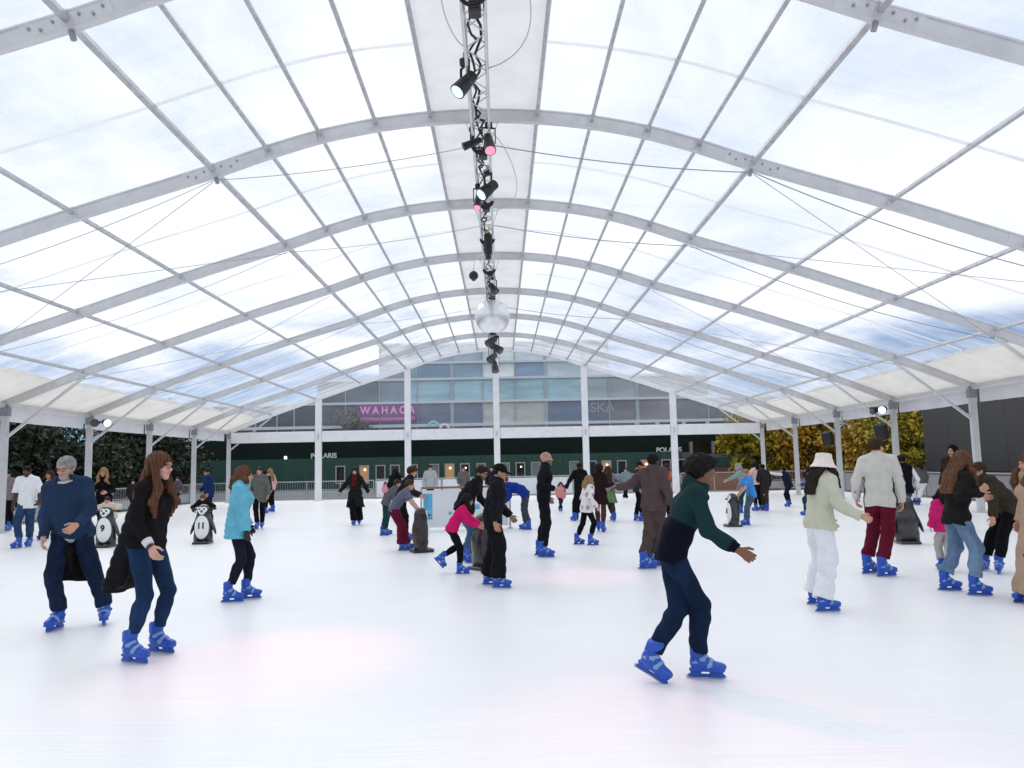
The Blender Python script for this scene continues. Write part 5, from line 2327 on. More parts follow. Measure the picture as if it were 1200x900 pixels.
    def hat(s, vh):
        hk = s.k.get('hatkind')
        if not hk:
            return
        hs = s.hs
        col = s.k.get('hatc', (.01, .01, .012))

        def fn(p):
            q = ((p - s.hc.astype(f32)) @ s.hA.T.astype(f32)) / f32(hs)
            if hk == 'bucket':
                d = slab(q, (-.01, 0, .03), (-.012, 0, .115), (0, 1, 0), .012, .008, .112, .085)
                d = su(np.maximum(d, q[:, 2] - .145), ell(q, (-.01, 0, .125), (.09, .08, .028)), .03)
                d = np.maximum(d, .02 - q[:, 2])
                rr = np.sqrt((q[:, 0] + .01) ** 2 + (q[:, 1] * 1.08) ** 2)
                zz = .035 - (rr - .105) * .95
                br = np.maximum(np.abs(q[:, 2] - zz) - .009, np.maximum(rr - .158, .085 - rr))
                d = su(d, br, .015)
                return d * f32(hs)
            if hk == 'beanie':
                d = ell(q, (-.016, 0, .048), (.118, .098, .108))
                d = np.maximum(d, .012 - .12 * q[:, 0] - q[:, 2])
                cf = np.maximum(ell(q, (-.016, 0, .046), (.125, .105, .112)), np.maximum(.012 - .12 * q[:, 0] - q[:, 2], q[:, 2] - .055 + .12 * q[:, 0]))
                return su(d, cf, .008) * f32(hs)
            if hk == 'cap':
                d = ell(q, (-.014, 0, .048), (.112, .093, .098))
                d = np.maximum(d, .030 - q[:, 2] - .1 * q[:, 0])
                pk = np.maximum(np.abs(q[:, 2] - .050 + (q[:, 0] - .08) * .28 + 6 * q[:, 1] ** 2) - .006, ell(q, (.09, 0, .05), (.095, .075, .2)))
                pk = np.maximum(pk, .05 - q[:, 0])
                return su(d, pk, .008) * f32(hs)
            if hk == 'hoodup':
                d = ell(q, (-.03, 0, .025), (.125, .105, .135))
                d = su(d, rc(q, (-.05, 0, -.05), (-.06, 0, -.16), .10, .11), .05)
                d = ssub(d, ell(q, (.11, 0, -.01), (.075, .075, .11)), .02)
                return d * f32(hs)
        lo, hi = s.bounds([s.hc], .3 * hs)
        s.part({'bucket': 'bucket_hat', 'beanie': 'beanie', 'cap': 'cap', 'hoodup': 'hood'}[hk], [snet(fn, lo, hi, vh)], fabric(col))

    def specs(s):
        hs = s.hs
        mb = MB()
        tr = lambda q: s.hc + (np.array(q) * hs) @ s.hA
        for y in (-.033, .033):
            mb.tube([tr((.104, y + .024 * math.cos(a), .008 + .017 * math.sin(a))) for a in np.linspace(0, 2 * PI, 15)], .0022, 5)
            mb.tube([tr((.102, y + .023 * (1 if y > 0 else -1), .014)), tr((.02, .082 * (1 if y > 0 else -1), .016)), tr((-.02, .084 * (1 if y > 0 else -1), .008))], .002, 5)
        mb.tube([tr((.106, -.011, .012)), tr((.109, 0, .015)), tr((.106, .011, .012))], .002, 5)
        mb.build('glasses', BLACK, s.obj, True)

    def tied(s, vb, seed):
        """a jacket tied round the waist by its sleeves, hanging behind"""
        td = s.k['tied']
        k = s.sk
        L, fl, q_ = td['len'], td.get('fly', .05), td.get('quilt')
        worn = td.get('worn')
        bz = td.get('bz', .04)
        a = s.P + s.u1 * (.02 if not worn else .30) * k - s.f1 * .07 * k * s.B
        e = s.P - s.f1 * (.10 * s.B + fl) * k - np.array([0, 0, L * k])
        wd = td.get('w', .14)
        lat = s.l1
        e = e + lat * td.get('swing', 0) * k

        def fn(p):
            d = slab(p, a, e, lat, .11 * k * s.B, wd * k * s.B, .05 * k, td.get('th', .045) * k)
            d = np.maximum(d, (p - e.astype(f32)) @ unit(e - a).astype(f32))
            if worn:
                d = np.maximum(d, -(s.torso(p, .012)))
                for q2 in (-1, 1):
                    d = su(d, slab(p, s.Ch - s.u2 * .02 * k + s.l2 * q2 * .12 * k - s.f2 * .03 * k, e + lat * q2 * wd * .8 * k + s.f1 * .13 * k + np.array([0, 0, .10 * k]), s.f1, .02 * k, .03 * k, .05 * k, .045 * k), .04)
            belt = np.abs(s.torso(p, .028)) - .016
            zz = (p - (s.P + s.u1 * bz * k).astype(f32)) @ s.u1.astype(f32)
            belt = np.maximum(belt, np.abs(zz) - .04 * k)
            d = su(d, belt, .02) if not worn else d
            kn = s.P + s.u1 * (bz - .01) * k + s.f1 * .13 * k * s.B
            if not worn:
                d = su(d, ell(p, kn, np.array([.034, .05, .036]) * k), .02)
            for q2 in (() if worn else (-1, 1)):
                d = su(d, rc(p, kn, kn - np.array([0, 0, (.16 + .05 * q2) * k]) + s.l1 * q2 * .03 * k, .034 * k, .024 * k), .02)
            if q_:
                t_ = (p - a.astype(f32)) @ unit(e - a).astype(f32)
                d = d - .012 * np.abs(np.sin(t_ / (q_ * k) * PI)).astype(f32)
            return d + folds(p, seed + 7, .007, 22, 8)
        lo, hi = s.bounds([a, e, s.P + s.f1 * .15 * k, s.Ch], .27 * k * s.B)
        m = mat('shiny shell fabric', td['col'], .6, spec=.10, var=.15, vscale=7, bump=.3, bscale=26) if q_ else fabric(td['col'])
        s.part('tied_jacket' if not worn else 'puffer_coat', [snet(fn, lo, hi, vb)], m)
# ------------------------------------------------------------------ the people on and beside the ice (pixel marks of feet and head on the photo)
def two_tone(lo, hi, up_, frac):
    def f(s, v):
        z = (v - s.P) @ s.u2
        m = (z < frac * s.sk)
        # sleeves keep the upper colour
        lat = np.abs((v - s.Ch) @ s.l2)
        c = np.where(m[:, None], np.array(lo)[None], np.array(up_)[None])
        for n in 'LR':
            d1 = rc(v.astype(f32), s.sh[n], s.elb[n], .05, .05)
            d2 = rc(v.astype(f32), s.elb[n], s.wri[n], .05, .05)
            am = (np.minimum(d1, d2) < .03) & (s.torso(v.astype(f32), .02) > .006)
            c[am] = up_
            end = ((v - s.wri[n]) @ unit(s.wri[n] - s.elb[n])) > -.07 * s.sk
            c[am & end & (np.linalg.norm(v - s.wri[n], axis=1) < .12)] = lo
        return c
    return f


def side_panel(base, panel):
    def f(s, v):
        q = (v - s.Ch)
        x = q @ s.f2
        y = np.abs(q @ s.l2)
        z = (v - s.P) @ s.u2
        m = (y > .115 * s.sk) & (np.abs(x) < .06 * s.sk) & (z < .33 * s.sk)
        for n in 'LR':
            d1 = np.minimum(rc(v.astype(f32), s.sh[n], s.elb[n], .05, .05), rc(v.astype(f32), s.elb[n], s.wri[n], .05, .05))
            m &= ~((d1 < .028) & (s.torso(v.astype(f32), .02) > .012))
        return np.where(m[:, None], np.array(panel)[None], np.array(base)[None])
    return f


def blotch(base, c2):
    def f(s, v):
        w = np.sin(v[:, 0] * 31 + 1) * np.sin(v[:, 1] * 27) * np.sin(v[:, 2] * 23 + 2)
        return np.where((w > .38)[:, None], np.array(c2)[None], np.array(base)[None])
    return f


BLK, BLK2, NAVY = (.0065, .0065, .008), (.009, .0085, .010), (.010, .016, .034)
JEAN, JEAN_L, JEAN_M = (.008, .017, .045), (.16, .26, .42), (.028, .065, .14)
WHITE = (.78, .78, .80)

Person('grey haired man with glasses in a blue jumper, black jacket tied round his waist',
       L=(122, 731), R=(66, 738), head=(76, 535), hd=-80, yawL=14, yawR=-14, build=1.03, skin='fair', hair='short', hairc='grey', beard=(.30, .27, .25),
       lean=6, side=-5, hyaw=-12, hpit=14, glasses=True, drop=0,
       armR=('px', 51, 630, -.12), poleR=(-.9, .1, 0), armL=('px', 90, 615, -.30), poleL=(-.6, .5, -.6), hdirL=(.15, -.5, -.25), palmL=(-.75, -.5, 0), curlL=.75,
       curlR=.5, palmR=(-.3, -1, 0),
       top=dict(kind='jumper', col=(.019, .038, .080), hem=.04, vneck=True, t=.030, fold=.006), shirt=(.55, .56, .58),
       legs=dict(style='straight', col=JEAN, fold=.008, cut=.045, denim=True), tied=dict(len=.52, fly=.06, col=BLK, w=.17, th=.045, bz=-.125))
Person('woman with long brown hair and glasses, black puffer coat flaring out behind her',
       L=(186, 765), R=(155, 777), head=(189, 530), hd=-16, yawL=-4, yawR=-6, fem=True, skin='pale', hair='long', hairc='auburn', hairfwd=.05, hairlen=.50,
       lean=9, hyaw=10, hpit=4, glasses=True, drop=.05, pel=(-.02, 0),
       armR=('px', 176, 640, -.14), poleR=(-.9, .1, 0), armL=('px', 185, 648, .06), hdirR=(.1, 0, -.5), watch='R', cuffs='R',
       top=dict(kind='jumper', col=BLK2, hem=.02, t=.016, fold=.006, cuff=.86), legs=dict(style='skinny', col=(.011, .031, .080), fold=.004, denim=True),
       tied=dict(len=.40, fly=.15, col=(.007, .007, .009), w=.15, th=.055, quilt=.10, worn=True))
Person('girl in a light blue hooded puffer jacket and black leggings',
       L=(291, 702), R=(270, 706), head=(287, 546), hd=14, yawL=2, yawR=-8, fem=True, hair='bob', hairc='auburn', skin='fair', lean=5, hyaw=5, hpit=4,
       armR=('px', 292, 650, -.10), armL=(.16, .12, -.9), poleR=(-.8, .3, 0), gloves=(.02, .02, .024), drop=.04,
       top=dict(kind='jacket', name='puffer_jacket', col=(.12, .42, .56), hem=.13, t=.045, hood=True, quilt=.075, collar=.05, zip=True, flare=.02, fold=.006, shiny=True),
       legs=dict(style='skinny', col=(.012, .013, .022)))
Person('youth in a dark green and navy hoodie leaning forward in full stride',
       L=(768, 799), R=(824, 795), head=(822, 533), hd=-6, yawL=-28, yawR=-8, pitL=24, liftL=.035, skin='brown', hair='messy', hairc='black', lean=22, hyaw=8, hpit=2, build=.90,
       plant='R', drop=.06, pel=(-.14, 0), hairlen=0,
       armR=('px', 866, 645, -.22), poleR=(-.3, .3, -.8), armL=('px', 781, 662, .10), poleL=(-.7, .5, .1), hdirR=(.3, 0, -.2), curlR=.65,
       top=dict(kind='hoodie', col=(.02, .06, .06), hem=.07, hood=True, t=.024, fold=.010, colfn=two_tone((.004, .006, .013), 0, (.010, .034, .036), .27)),
       legs=dict(style='slim', col=(.006, .018, .046), fold=.007, denim=True))
Person('woman in a cream bucket hat, pale green jacket and wide white trousers',
       L=(957, 708), R=(968, 717), head=(966, 533), hd=8, yawL=-2, yawR=-8, fem=True, skin='fair', hair='long', hairc='dkbrown', hatkind='bucket', hatc=(.80, .72, .66), lean=7, hyaw=14,
       hpit=6, hairlen=.30, armR=('px', 1009, 605, -.20), poleR=(-.2, .3, -.9), armL=(.3, .1, -.85), hdirR=(.3, 0, .0),
       top=dict(kind='jacket', col=(.54, .54, .42), hem=.05, zip=True, t=.038, collar=.05, fold=.009), legs=dict(style='wide', col=(.78, .78, .82), fold=.008))
Person('man in an off-white fleece and maroon trousers, seen from behind',
       L=(1014, 671), R=(1043, 677), head=(1027, 512), hd=62, yawL=-45, yawR=-50, skin='fair', hair='short', hairc='brown', lean=2, hyaw=-32, hpit=4,
       armR=('px', 1057, 588, -.02), armL=(.1, .2, -.9), poleR=(-.7, .4, 0),
       top=dict(kind='fleece', col=(.6, .6, .57), hem=.09, t=.030, collar=.05, fold=.007, colfn=side_panel((.60, .58, .53), (.03, .03, .035))),
       legs=dict(style='straight', col=(.115, .008, .022)))
Person('woman with curly brown hair in a black jacket and light blue jeans hugging a friend',
       L=(1111, 692), R=(1146, 698), head=(1128, 530), hd=-6, yawL=-4, yawR=-8, fem=True, skin='fair', hair='longcurly', hairc='auburn', lean=10, hyaw=16, hpit=4,
       armR=('px', 1148, 574, -.10), poleR=(-.5, .3, -.8), armL=('px', 1160, 585, .25), hdirR=(.4, 0, .25), curlR=.6, drop=.04,
       top=dict(kind='jacket', col=(.014, .013, .013), hem=.10, t=.034, collar=.05, zip=True, fold=.011), legs=dict(style='straight', col=(.14, .22, .34), fold=.008, denim=True))
Person('person in a dark olive jacket bending into the hug of the curly haired woman',
       L=(1172, 672), R=(1154, 668), head=(1143, 552), hd=172, yawL=60, yawR=40, skin='fair', hair='short', hairc='brown', lean=34, hpit=14, pel=(-.10, 0), drop=.05, H=1.72,
       armL=('px', 1164, 610, -.20), armR=(.8, .0, -.35), poleL=(-.4, .5, -.4),
       top=dict(kind='jacket', col=(.040, .032, .022), hem=.06, t=.038, collar=.05, fold=.010), legs=dict(style='straight', col=BLK))
Person('child in a bright pink jacket half hidden behind the curly haired woman',
       L=(1103, 668), R=(1112, 670), head=(1103, 572), hd=80, fem=True, hair='bob', hairc='black', lean=4, armL=(.1, .22, -.9), gloves=(.6, .6, .62),
       top=dict(kind='jacket', col=(.62, .02, .16), hem=.10, t=.036, hood=True), legs=dict(style='straight', col=(.45, .43, .42)))
Person('person in a long beige coat and brown trousers at the right edge of the picture',
       L=(1203, 706), R=(1219, 711), head=(1203, 531), hd=176, yawL=10, yawR=0, fem=True, hair='long', hairc='auburn', lean=3, armL=(.02, .10, -.95),
       top=dict(kind='coat', name='long_coat', col=(.42, .29, .20), hem=.84, t=.05, collar=.06, flare=.12, fold=.008), legs=dict(style='skinny', col=(.10, .045, .02)))
Person('bald bearded man in a black jumper and black trousers standing side on',
       L=(633, 650), R=(640, 654), head=(640, 529), hd=-4, yawL=-2, yawR=-6, skin='fair', hair='bald', stubble=True, hairc='dkbrown', beard=(.06, .035, .022), lean=4, hyaw=4, hpit=0,
       armR=('px', 650, 573, -.10), armL=(.1, .15, -.9), poleR=(-.9, .3, 0), hdirR=(.25, 0, -.4),
       top=dict(kind='jumper', col=(.009, .010, .014), hem=.06, t=.022, collar=.03), legs=dict(style='slim', col=(.009, .009, .012)))
Person('teenager in a black cap, long black jacket and wide black trousers',
       L=(572, 685), R=(588, 690), head=(588, 544), hd=-6, yawL=-4, yawR=-6, skin='tan', hair='short', hairc='black', hatkind='cap', hatc=(.008, .008, .009), lean=9, hyaw=6, hpit=12,
       armR=('px', 579, 630, -.16), armL=(.3, .1, -.85), poleR=(-.8, .4, 0), hdirR=(.5, 0, -.1),
       top=dict(kind='jacket', col=(.010, .011, .015), hem=.14, t=.036, hood=True, fold=.010), legs=dict(style='wide', col=(.009, .009, .011), fold=.010))
Person('man in a black jumper and blue jeans bending over the girl in magenta',
       L=(545, 655), R=(557, 663), head=(567, 546), hd=-8, yawL=6, yawR=-6, skin='tan', hair='short', hairc='dkbrown', beard=(.03, .02, .015), glasses=True, lean=32, hyaw=-22, hpit=22,
       pel=(-.12, 0), drop=.06, armR=('px', 552, 604, -.12), armL=(.35, .1, -.85), poleR=(-.8, .3, .2),
       top=dict(kind='jumper', col=(.011, .010, .012), hem=.06, t=.024, collar=.04), legs=dict(style='straight', col=(.05, .10, .19)))
Person('small girl in a magenta top and black leggings, one skate kicked up behind',
       L=(514, 671), R=(546, 673), head=(549, 579), hd=2, pitL=48, liftL=.20, yawL=-8, plant='R', fem=True, skin='tan', hair='mid', hairc='black', lean=30, hyaw=0, hpit=10, pel=(-.10, 0), drop=.05,
       armR=('px', 561, 617, -.05), armL=('px', 563, 613, .12), poleR=(-.2, .2, -.9),
       top=dict(kind='jumper', name='jumper', col=(.62, .012, .13), hem=.08, t=.022), legs=dict(style='skinny', col=BLK))
Person('boy in a grey tee shirt and maroon trousers leaning on a dark penguin aid',
       L=(482, 641), R=(467, 648), head=(481, 562), hd=4, yawL=4, yawR=-4, skin='fair', hair='short', hairc='brown', lean=34, hyaw=6, hpit=8, pel=(-.06, 0), drop=.04,
       armR=('px', 491, 600, -.10), armL=('px', 494, 601, .10), poleR=(-.5, .3, -.2), curl=.8,
       top=dict(kind='tee', sleeve=.7, col=(.13, .13, .18), hem=.06, t=.022), legs=dict(style='wide', col=(.12, .010, .030)))
Person('tall brown haired boy in a dark top behind the boy in the grey tee shirt',
       L=(479, 631), R=(472, 635), head=(484, 547), hd=0, skin='fair', hair='messy', hairc='brown', lean=24, hpit=10, pel=(-.05, 0), armR=(.5, .0, -.7), armL=(.5, .0, -.7),
       top=dict(kind='jacket', col=(.014, .014, .018), hem=.08, t=.03), legs=dict(style='slim', col=BLK))
Person('child in a grey jacket and green trousers bending forward on the ice',
       L=(456, 625), R=(446, 629), head=(466, 562), hd=6, skin='fair', hair='short', hairc='brown', lean=32, hpit=6, pel=(-.05, 0), armR=(.5, .0, -.7), armL=(.5, .05, -.7),
       top=dict(kind='jacket', col=(.11, .11, .125), hem=.06, t=.03), legs=dict(style='slim', col=(.012, .05, .05)))
Person('person all in black with black hair behind the child in the grey jacket',
       L=(462, 606), R=(469, 607), head=(464, 549), hd=60, skin='tan', hair='bob', hairc='black', lean=4,
       top=dict(kind='jacket', col=BLK, hem=.1, t=.035), legs=dict(style='straight', col=BLK))
Person('woman in a long black coat and dark red scarf, arms held out low',
       L=(424, 614), R=(412, 616), head=(416, 548), hd=-93, fem=True, skin='fair', hair='bob', hairc='dkbrown', lean=2, hpit=2, armR=('px', 393, 583, -.1), armL=('px', 437, 585, -.1),
       top=dict(kind='coat', name='long_coat', col=(.014, .013, .013), hem=.42, t=.034, collar=.05, flare=.05), scarf=(.09, .012, .014), legs=dict(style='wide', col=BLK))
Person('man all in black skating away with both elbows out, beside the girl in white',
       L=(667, 612), R=(681, 608), head=(678, 542), hd=112, skin='brown', hair='crop', hairc='black', lean=6, armL=('px', 660, 577, .05), armR=('px', 692, 574, -.05), poleL=(-.2, 1, 0), poleR=(-.2, 1, 0),
       top=dict(kind='jacket', col=(.009, .009, .011), hem=.10, t=.034), legs=dict(style='straight', col=BLK))
Person('small girl in a white patterned jacket and black leggings',
       L=(677, 638), R=(694, 639), head=(691, 557), hd=16, yawL=0, yawR=-10, fem=True, skin='fair', hair='bob', hairc='blond', lean=7, hyaw=10, armR=('px', 699, 594, -.06), armL=(.2, .2, -.85),
       top=dict(kind='jacket', col=WHITE, hem=.13, t=.034, hood=True, colfn=blotch((.78, .75, .74), (.42, .26, .28))), legs=dict(style='skinny', col=BLK))
Person('girl with curly hair in a dark brown dress and brown tights',
       L=(700, 622), R=(709, 624), head=(702, 544), hd=70, fem=True, skin='brown', hair='curly', hairc='black', lean=3, armR=('px', 719, 567, .0), armL=(.1, .15, -.9), poleR=(-.4, .2, -.8),
       top=dict(kind='jumper', name='dress', col=(.020, .010, .010), hem=.26, t=.026, flare=.03), legs=dict(style='skinny', col=(.07, .032, .022)))
Person('girl in a green skirt and grey jumper behind the girl in the dark dress',
       L=(716, 609), R=(722, 612), head=(712, 546), hd=100, fem=True, skin='fair', hair='long', hairc='brown', lean=2, armR=('px', 729, 566, -.05),
       top=dict(kind='jumper', col=(.20, .24, .26), hem=.02, t=.026), skirt=dict(len=.36, flare=.17, col=(.15, .24, .10)), legs=dict(style='skinny', col=(.05, .035, .03)))
Person('man in a brown hoodie and brown joggers with one arm stretched out',
       L=(757, 667), R=(764, 664), head=(766, 531), hd=52, yawL=-50, yawR=-40, skin='dark', hair='short', hairc='black', lean=2, hyaw=-10, armL=('px', 723, 571, .30), armR=('px', 786, 591, -.05), poleL=(-.2, .3, -.9),
       top=dict(kind='hoodie', col=(.085, .060, .060), hem=.09, t=.036, hood=True, fold=.010), legs=dict(style='jogger', col=(.074, .052, .050), fold=.009))
Person('person in a black cap and orange scarf left of the man in the brown hoodie',
       L=(746, 610), R=(754, 611), head=(750, 541), hd=-20, skin='tan', hair='short', hairc='black', hatkind='cap', hatc=(.01, .012, .02), lean=6, scarf=(.55, .20, .03),
       top=dict(kind='jacket', col=(.03, .035, .05), hem=.1, t=.035), legs=dict(style='slim', col=BLK))
Person('person in a bright orange jacket just right of the man in the brown hoodie',
       L=(778, 612), R=(786, 613), head=(782, 543), hd=10, fem=True, skin='fair', hair='bob', hairc='brown', lean=12,
       top=dict(kind='jacket', col=(.52, .10, .03), hem=.08, t=.036, hood=True), legs=dict(style='slim', col=BLK))
Person('person in a royal blue jacket and grey jeans bent double beside the hoarding',
       L=(613, 619), R=(621, 622), head=(588, 560), hd=176, skin='fair', hair='short', hairc='ginger', lean=58, hpit=35, pel=(-.18, 0), drop=.05, H=1.72, armL=(.35, .1, -.85), armR=(.35, .1, -.85),
       top=dict(kind='jacket', col=(.010, .035, .24), hem=.05, t=.034), legs=dict(style='straight', col=(.05, .058, .075)))
Person('person in a pale teal top reaching one arm left towards the brown barrier',
       L=(862, 600), R=(870, 602), head=(864, 543), hd=165, fem=True, skin='fair', hair='bob', hairc='grey', lean=16, pel=(-.05, 0), armL=('px', 847, 566, -.1), poleL=(-.2, .2, -.8),
       top=dict(kind='jumper', col=(.24, .33, .34), hem=.06, t=.026), legs=dict(style='slim', col=(.014, .055, .045)))
Person('child in a bright blue tee shirt and jeans pushing a penguin aid to the left',
       L=(871, 613), R=(878, 617), head=(872, 550), hd=192, yawL=4, skin='fair', hair='short', hairc='blond', lean=12, hpit=22, pel=(-.05, 0), armL=('px', 862, 586, -.05), armR=('px', 864, 585, .12),
       top=dict(kind='tee', sleeve=.8, col=(.06, .27, .70), hem=.06, t=.022), legs=dict(style='straight', col=(.07, .11, .16)))
Person('woman in a pale pink top and black trousers with her hands on her hips',
       L=(884, 599), R=(893, 598), head=(884, 541), hd=118, fem=True, skin='tan', hair='bob', hairc='black', lean=5, armL=(.22, .10, -.50), armR=(.22, .10, -.50), poleL=(-.3, 1, 0), poleR=(-.3, 1, 0),
       top=dict(kind='jumper', col=(.72, .50, .47), hem=.04, t=.026), legs=dict(style='slim', col=BLK))
Person('person in brown trousers and a dark jacket just right of the woman in pale pink',
       L=(895, 598), R=(900, 599), head=(893, 544), hd=100, skin='tan', hair='short', hairc='black', lean=5,
       top=dict(kind='jacket', col=(.03, .024, .022), hem=.08, t=.03), legs=dict(style='slim', col=(.055, .032, .028)))
Person('person in navy with white sleeves leaning over on one leg',
       L=(927, 592), R=(921, 595), head=(917, 547), hd=130, liftL=.05, pitL=14, drop=.0, skin='fair', hair='short', hairc='black', lean=18, pel=(-.04, 0), armL=('px', 901, 554, -.02), poleL=(-.2, .2, -.8), armR=(.4, .1, -.7),
       sleeves=(.75, .75, .78), plant='R', top=dict(kind='vest', sleeve=0, col=(.010, .016, .034), hem=.09, t=.034), legs=dict(style='slim', col=(.010, .012, .022)))
Person('child in a blue jacket half hidden behind the woman in the bucket hat',
       L=(942, 603), R=(949, 605), head=(946, 546), hd=150, fem=True, skin='fair', hair='long', hairc='dkbrown', lean=8, armL=(.5, .1, -.6),
       top=dict(kind='jacket', col=(.020, .085, .20), hem=.10, t=.036), legs=dict(style='slim', col=(.02, .05, .09)))
Person('man in a black waistcoat with white shirt sleeves behind a penguin aid',
       L=(1049, 620), R=(1059, 622), head=(1055, 533), hd=84, skin='brown', hair='short', hairc='black', lean=4, hpit=12, armL=(.22, .22, -.8), armR=(.2, .25, -.8), sleeves=(.78, .78, .80),
       top=dict(kind='vest', name='waistcoat', sleeve=0, col=BLK, hem=.08, t=.032), legs=dict(style='slim', col=(.03, .07, .16)))
Person('person in white trousers and a grey top beside the white cabinet',
       L=(1070, 591), R=(1078, 592), head=(1077, 541), hd=100, fem=True, skin='tan', hair='bob', hairc='dkbrown', lean=4, armR=('px', 1086, 566, 0),
       top=dict(kind='jumper', col=(.10, .10, .11), hem=.04, t=.026), legs=dict(style='straight', col=(.75, .75, .77)))
Person('person in a black hood standing behind the curly haired woman',
       L=(1109, 622), R=(1118, 623), head=(1115, 522), hd=-150, skin='tan', hair=None, hatkind='hoodup', hatc=BLK, lean=3,
       top=dict(kind='jacket', col=(.03, .016, .016), hem=.1, t=.034), legs=dict(style='slim', col=BLK))
Person('man in a white tee shirt and blue jeans at the left edge',
       L=(38, 640), R=(16, 643), head=(31, 546), hd=-94, yawL=12, yawR=-12, skin='dark', hair='crop', hairc='black', lean=4, hpit=14, armR=('px', 12, 605, .05), armL=(.15, .28, -.82), poleR=(-.5, .5, 0),
       top=dict(kind='tee', sleeve=.95, col=(.80, .80, .83), hem=.11, t=.030, fold=.010), legs=dict(style='straight', col=JEAN_M, denim=True))
Person('person in a pinkish grey top at the left edge behind the man in white',
       L=(14, 621), R=(6, 623), head=(9, 551), hd=-80, skin='fair', hair='short', hairc='black', lean=3,
       top=dict(kind='jumper', col=(.22, .19, .20), hem=.06, t=.028), legs=dict(style='slim', col=BLK))
Person('person in a black jacket and white shirt beside the man in the white tee shirt',
       L=(55, 631), R=(48, 633), head=(58, 551), hd=-92, skin='tan', hair='bob', hairc='brown', lean=3, shirt=(.7, .7, .7),
       top=dict(kind='jacket', col=BLK, hem=.10, t=.034, vneck=True), legs=dict(style='slim', col=JEAN_M))
Person('woman with fair hair in a black top behind the child in cream',
       L=(126, 627), R=(117, 629), head=(121, 548), hd=-84, fem=True, skin='fair', hair='long', hairc='blond', lean=7, hpit=14, armL=(.45, .0, -.6), armR=(.45, .0, -.6),
       top=dict(kind='jumper', col=BLK, hem=.08, t=.026), legs=dict(style='slim', col=BLK))
Person('small child in a cream jacket leaning over the penguin numbered 9',
       L=(129, 634), R=(121, 635), head=(125, 580), hd=-92, skin='fair', hair='short', hairc='brown', lean=28, hpit=20, pel=(-.08, 0), armL=('px', 134, 597, -.15), armR=('px', 116, 597, -.15), H=1.14,
       poleL=(-.3, .9, 0), poleR=(-.3, .9, 0), top=dict(kind='jacket', col=(.66, .56, .46), hem=.08, t=.034), legs=dict(style='slim', col=BLK))
Person('small child in a dark coat holding the handles of the penguin numbered 11',
       L=(241, 630), R=(233, 631), head=(237, 578), hd=-90, skin='fair', hair='short', hairc='ginger', lean=24, hpit=34, pel=(-.08, 0), armL=('px', 246, 599, -.12), armR=('px', 228, 599, -.12), H=1.12,
       poleL=(-.3, .9, 0), poleR=(-.3, .9, 0), top=dict(kind='jacket', col=BLK2, hem=.08, t=.034), legs=dict(style='slim', col=BLK))
Person('man in a navy blue jacket standing behind the child with the penguin numbered 11',
       L=(248, 613), R=(243, 615), head=(242, 549), hd=-140, skin='tan', hair='crop', hairc='black', lean=4, hpit=12, armR=(.35, .05, -.7), armL=(.15, .12, -.9),
       top=dict(kind='jacket', col=(.010, .028, .105), hem=.10, t=.034), legs=dict(style='slim', col=(.010, .014, .03)))
Person('man in a grey green coat behind the girl in the light blue puffer jacket',
       L=(307, 619), R=(301, 620), head=(304, 547), hd=-86, skin='fair', hair='short', hairc='brown', lean=3,
       top=dict(kind='coat', col=(.12, .13, .115), hem=.2, t=.034, collar=.05), legs=dict(style='slim', col=BLK))
Person('person in a long black coat beside the man in the grey green coat',
       L=(308, 601), R=(313, 602), head=(311, 551), hd=80, skin='tan', hair='short', hairc='black', lean=3,
       top=dict(kind='coat', col=BLK, hem=.3, t=.036), legs=dict(style='slim', col=BLK))
Person('woman in a pale pink top and black leggings skating near the far left corner',
       L=(317, 599), R=(321, 600), head=(316, 549), hd=150, fem=True, skin='fair', hair='long', hairc='blond', lean=5, armL=(.3, .1, -.75),
       top=dict(kind='jumper', col=(.66, .36, .40), hem=.06, t=.028), legs=dict(style='skinny', col=BLK))
Person('tiny child in a pink coat skating far off left of the children with a penguin',
       L=(450, 588), R=(454, 589), head=(452, 567), hd=-60, fem=True, skin='fair', hair='bob', hairc='brown', H=1.0, top=dict(kind='jacket', col=(.70, .26, .34), hem=.12, t=.036), legs=dict(style='slim', col=(.05, .06, .09)))
Person('tiny child in pale pink and dark trousers beside the hand of the bald man',
       L=(655, 599), R=(659, 600), head=(657, 568), hd=-90, fem=True, skin='fair', hair='bob', hairc='brown', H=1.05, top=dict(kind='jacket', col=(.66, .24, .28), hem=.10, t=.036), legs=dict(style='slim', col=(.02, .02, .03)))
SPEC = 'spectators behind the far barriers'
for (px, py, hy, top_, hc_, lab) in (
        (504, 597, 545, (.40, .42, .44), 'black', 'onlooker in a pale grey coat behind the hoarding with the timber top'),
        (543, 590, 547, (.14, .12, .12), 'brown', 'onlooker in a dark grey coat behind the hoarding, left of the bending man'),
        (576, 592, 546, (.02, .02, .025), 'black', 'onlooker in black between the bending man and the teenager in the cap'),
        (639, 586, 546, (.05, .05, .06), 'dkbrown', 'onlooker in dark grey behind the bald man'),
        (733, 588, 548, (.20, .26, .28), 'brown', 'onlooker in grey blue at the far barrier left of the man in the brown hoodie'),
        (156, 604, 562, (.025, .02, .02), 'black', 'onlooker in black behind the left railing'),
        (170, 601, 563, (.16, .13, .05), 'dkbrown', 'onlooker in a dull yellow coat behind the left railing'),
        (208, 594, 559, (.10, .10, .11), 'brown', 'onlooker in grey behind the left railing beside the long haired woman')):
    Person(lab, SPEC, L=(px - 2, py), R=(px + 2, py), head=(px, hy), hd=-90 + (px % 40) - 20, skin='fair', hair='short', hairc=hc_, noskate=True,
           top=dict(kind='jacket', col=top_, hem=.12, t=.036), legs=dict(style='straight', col=BLK))

for P_ in PERSONS:
    P_.build()

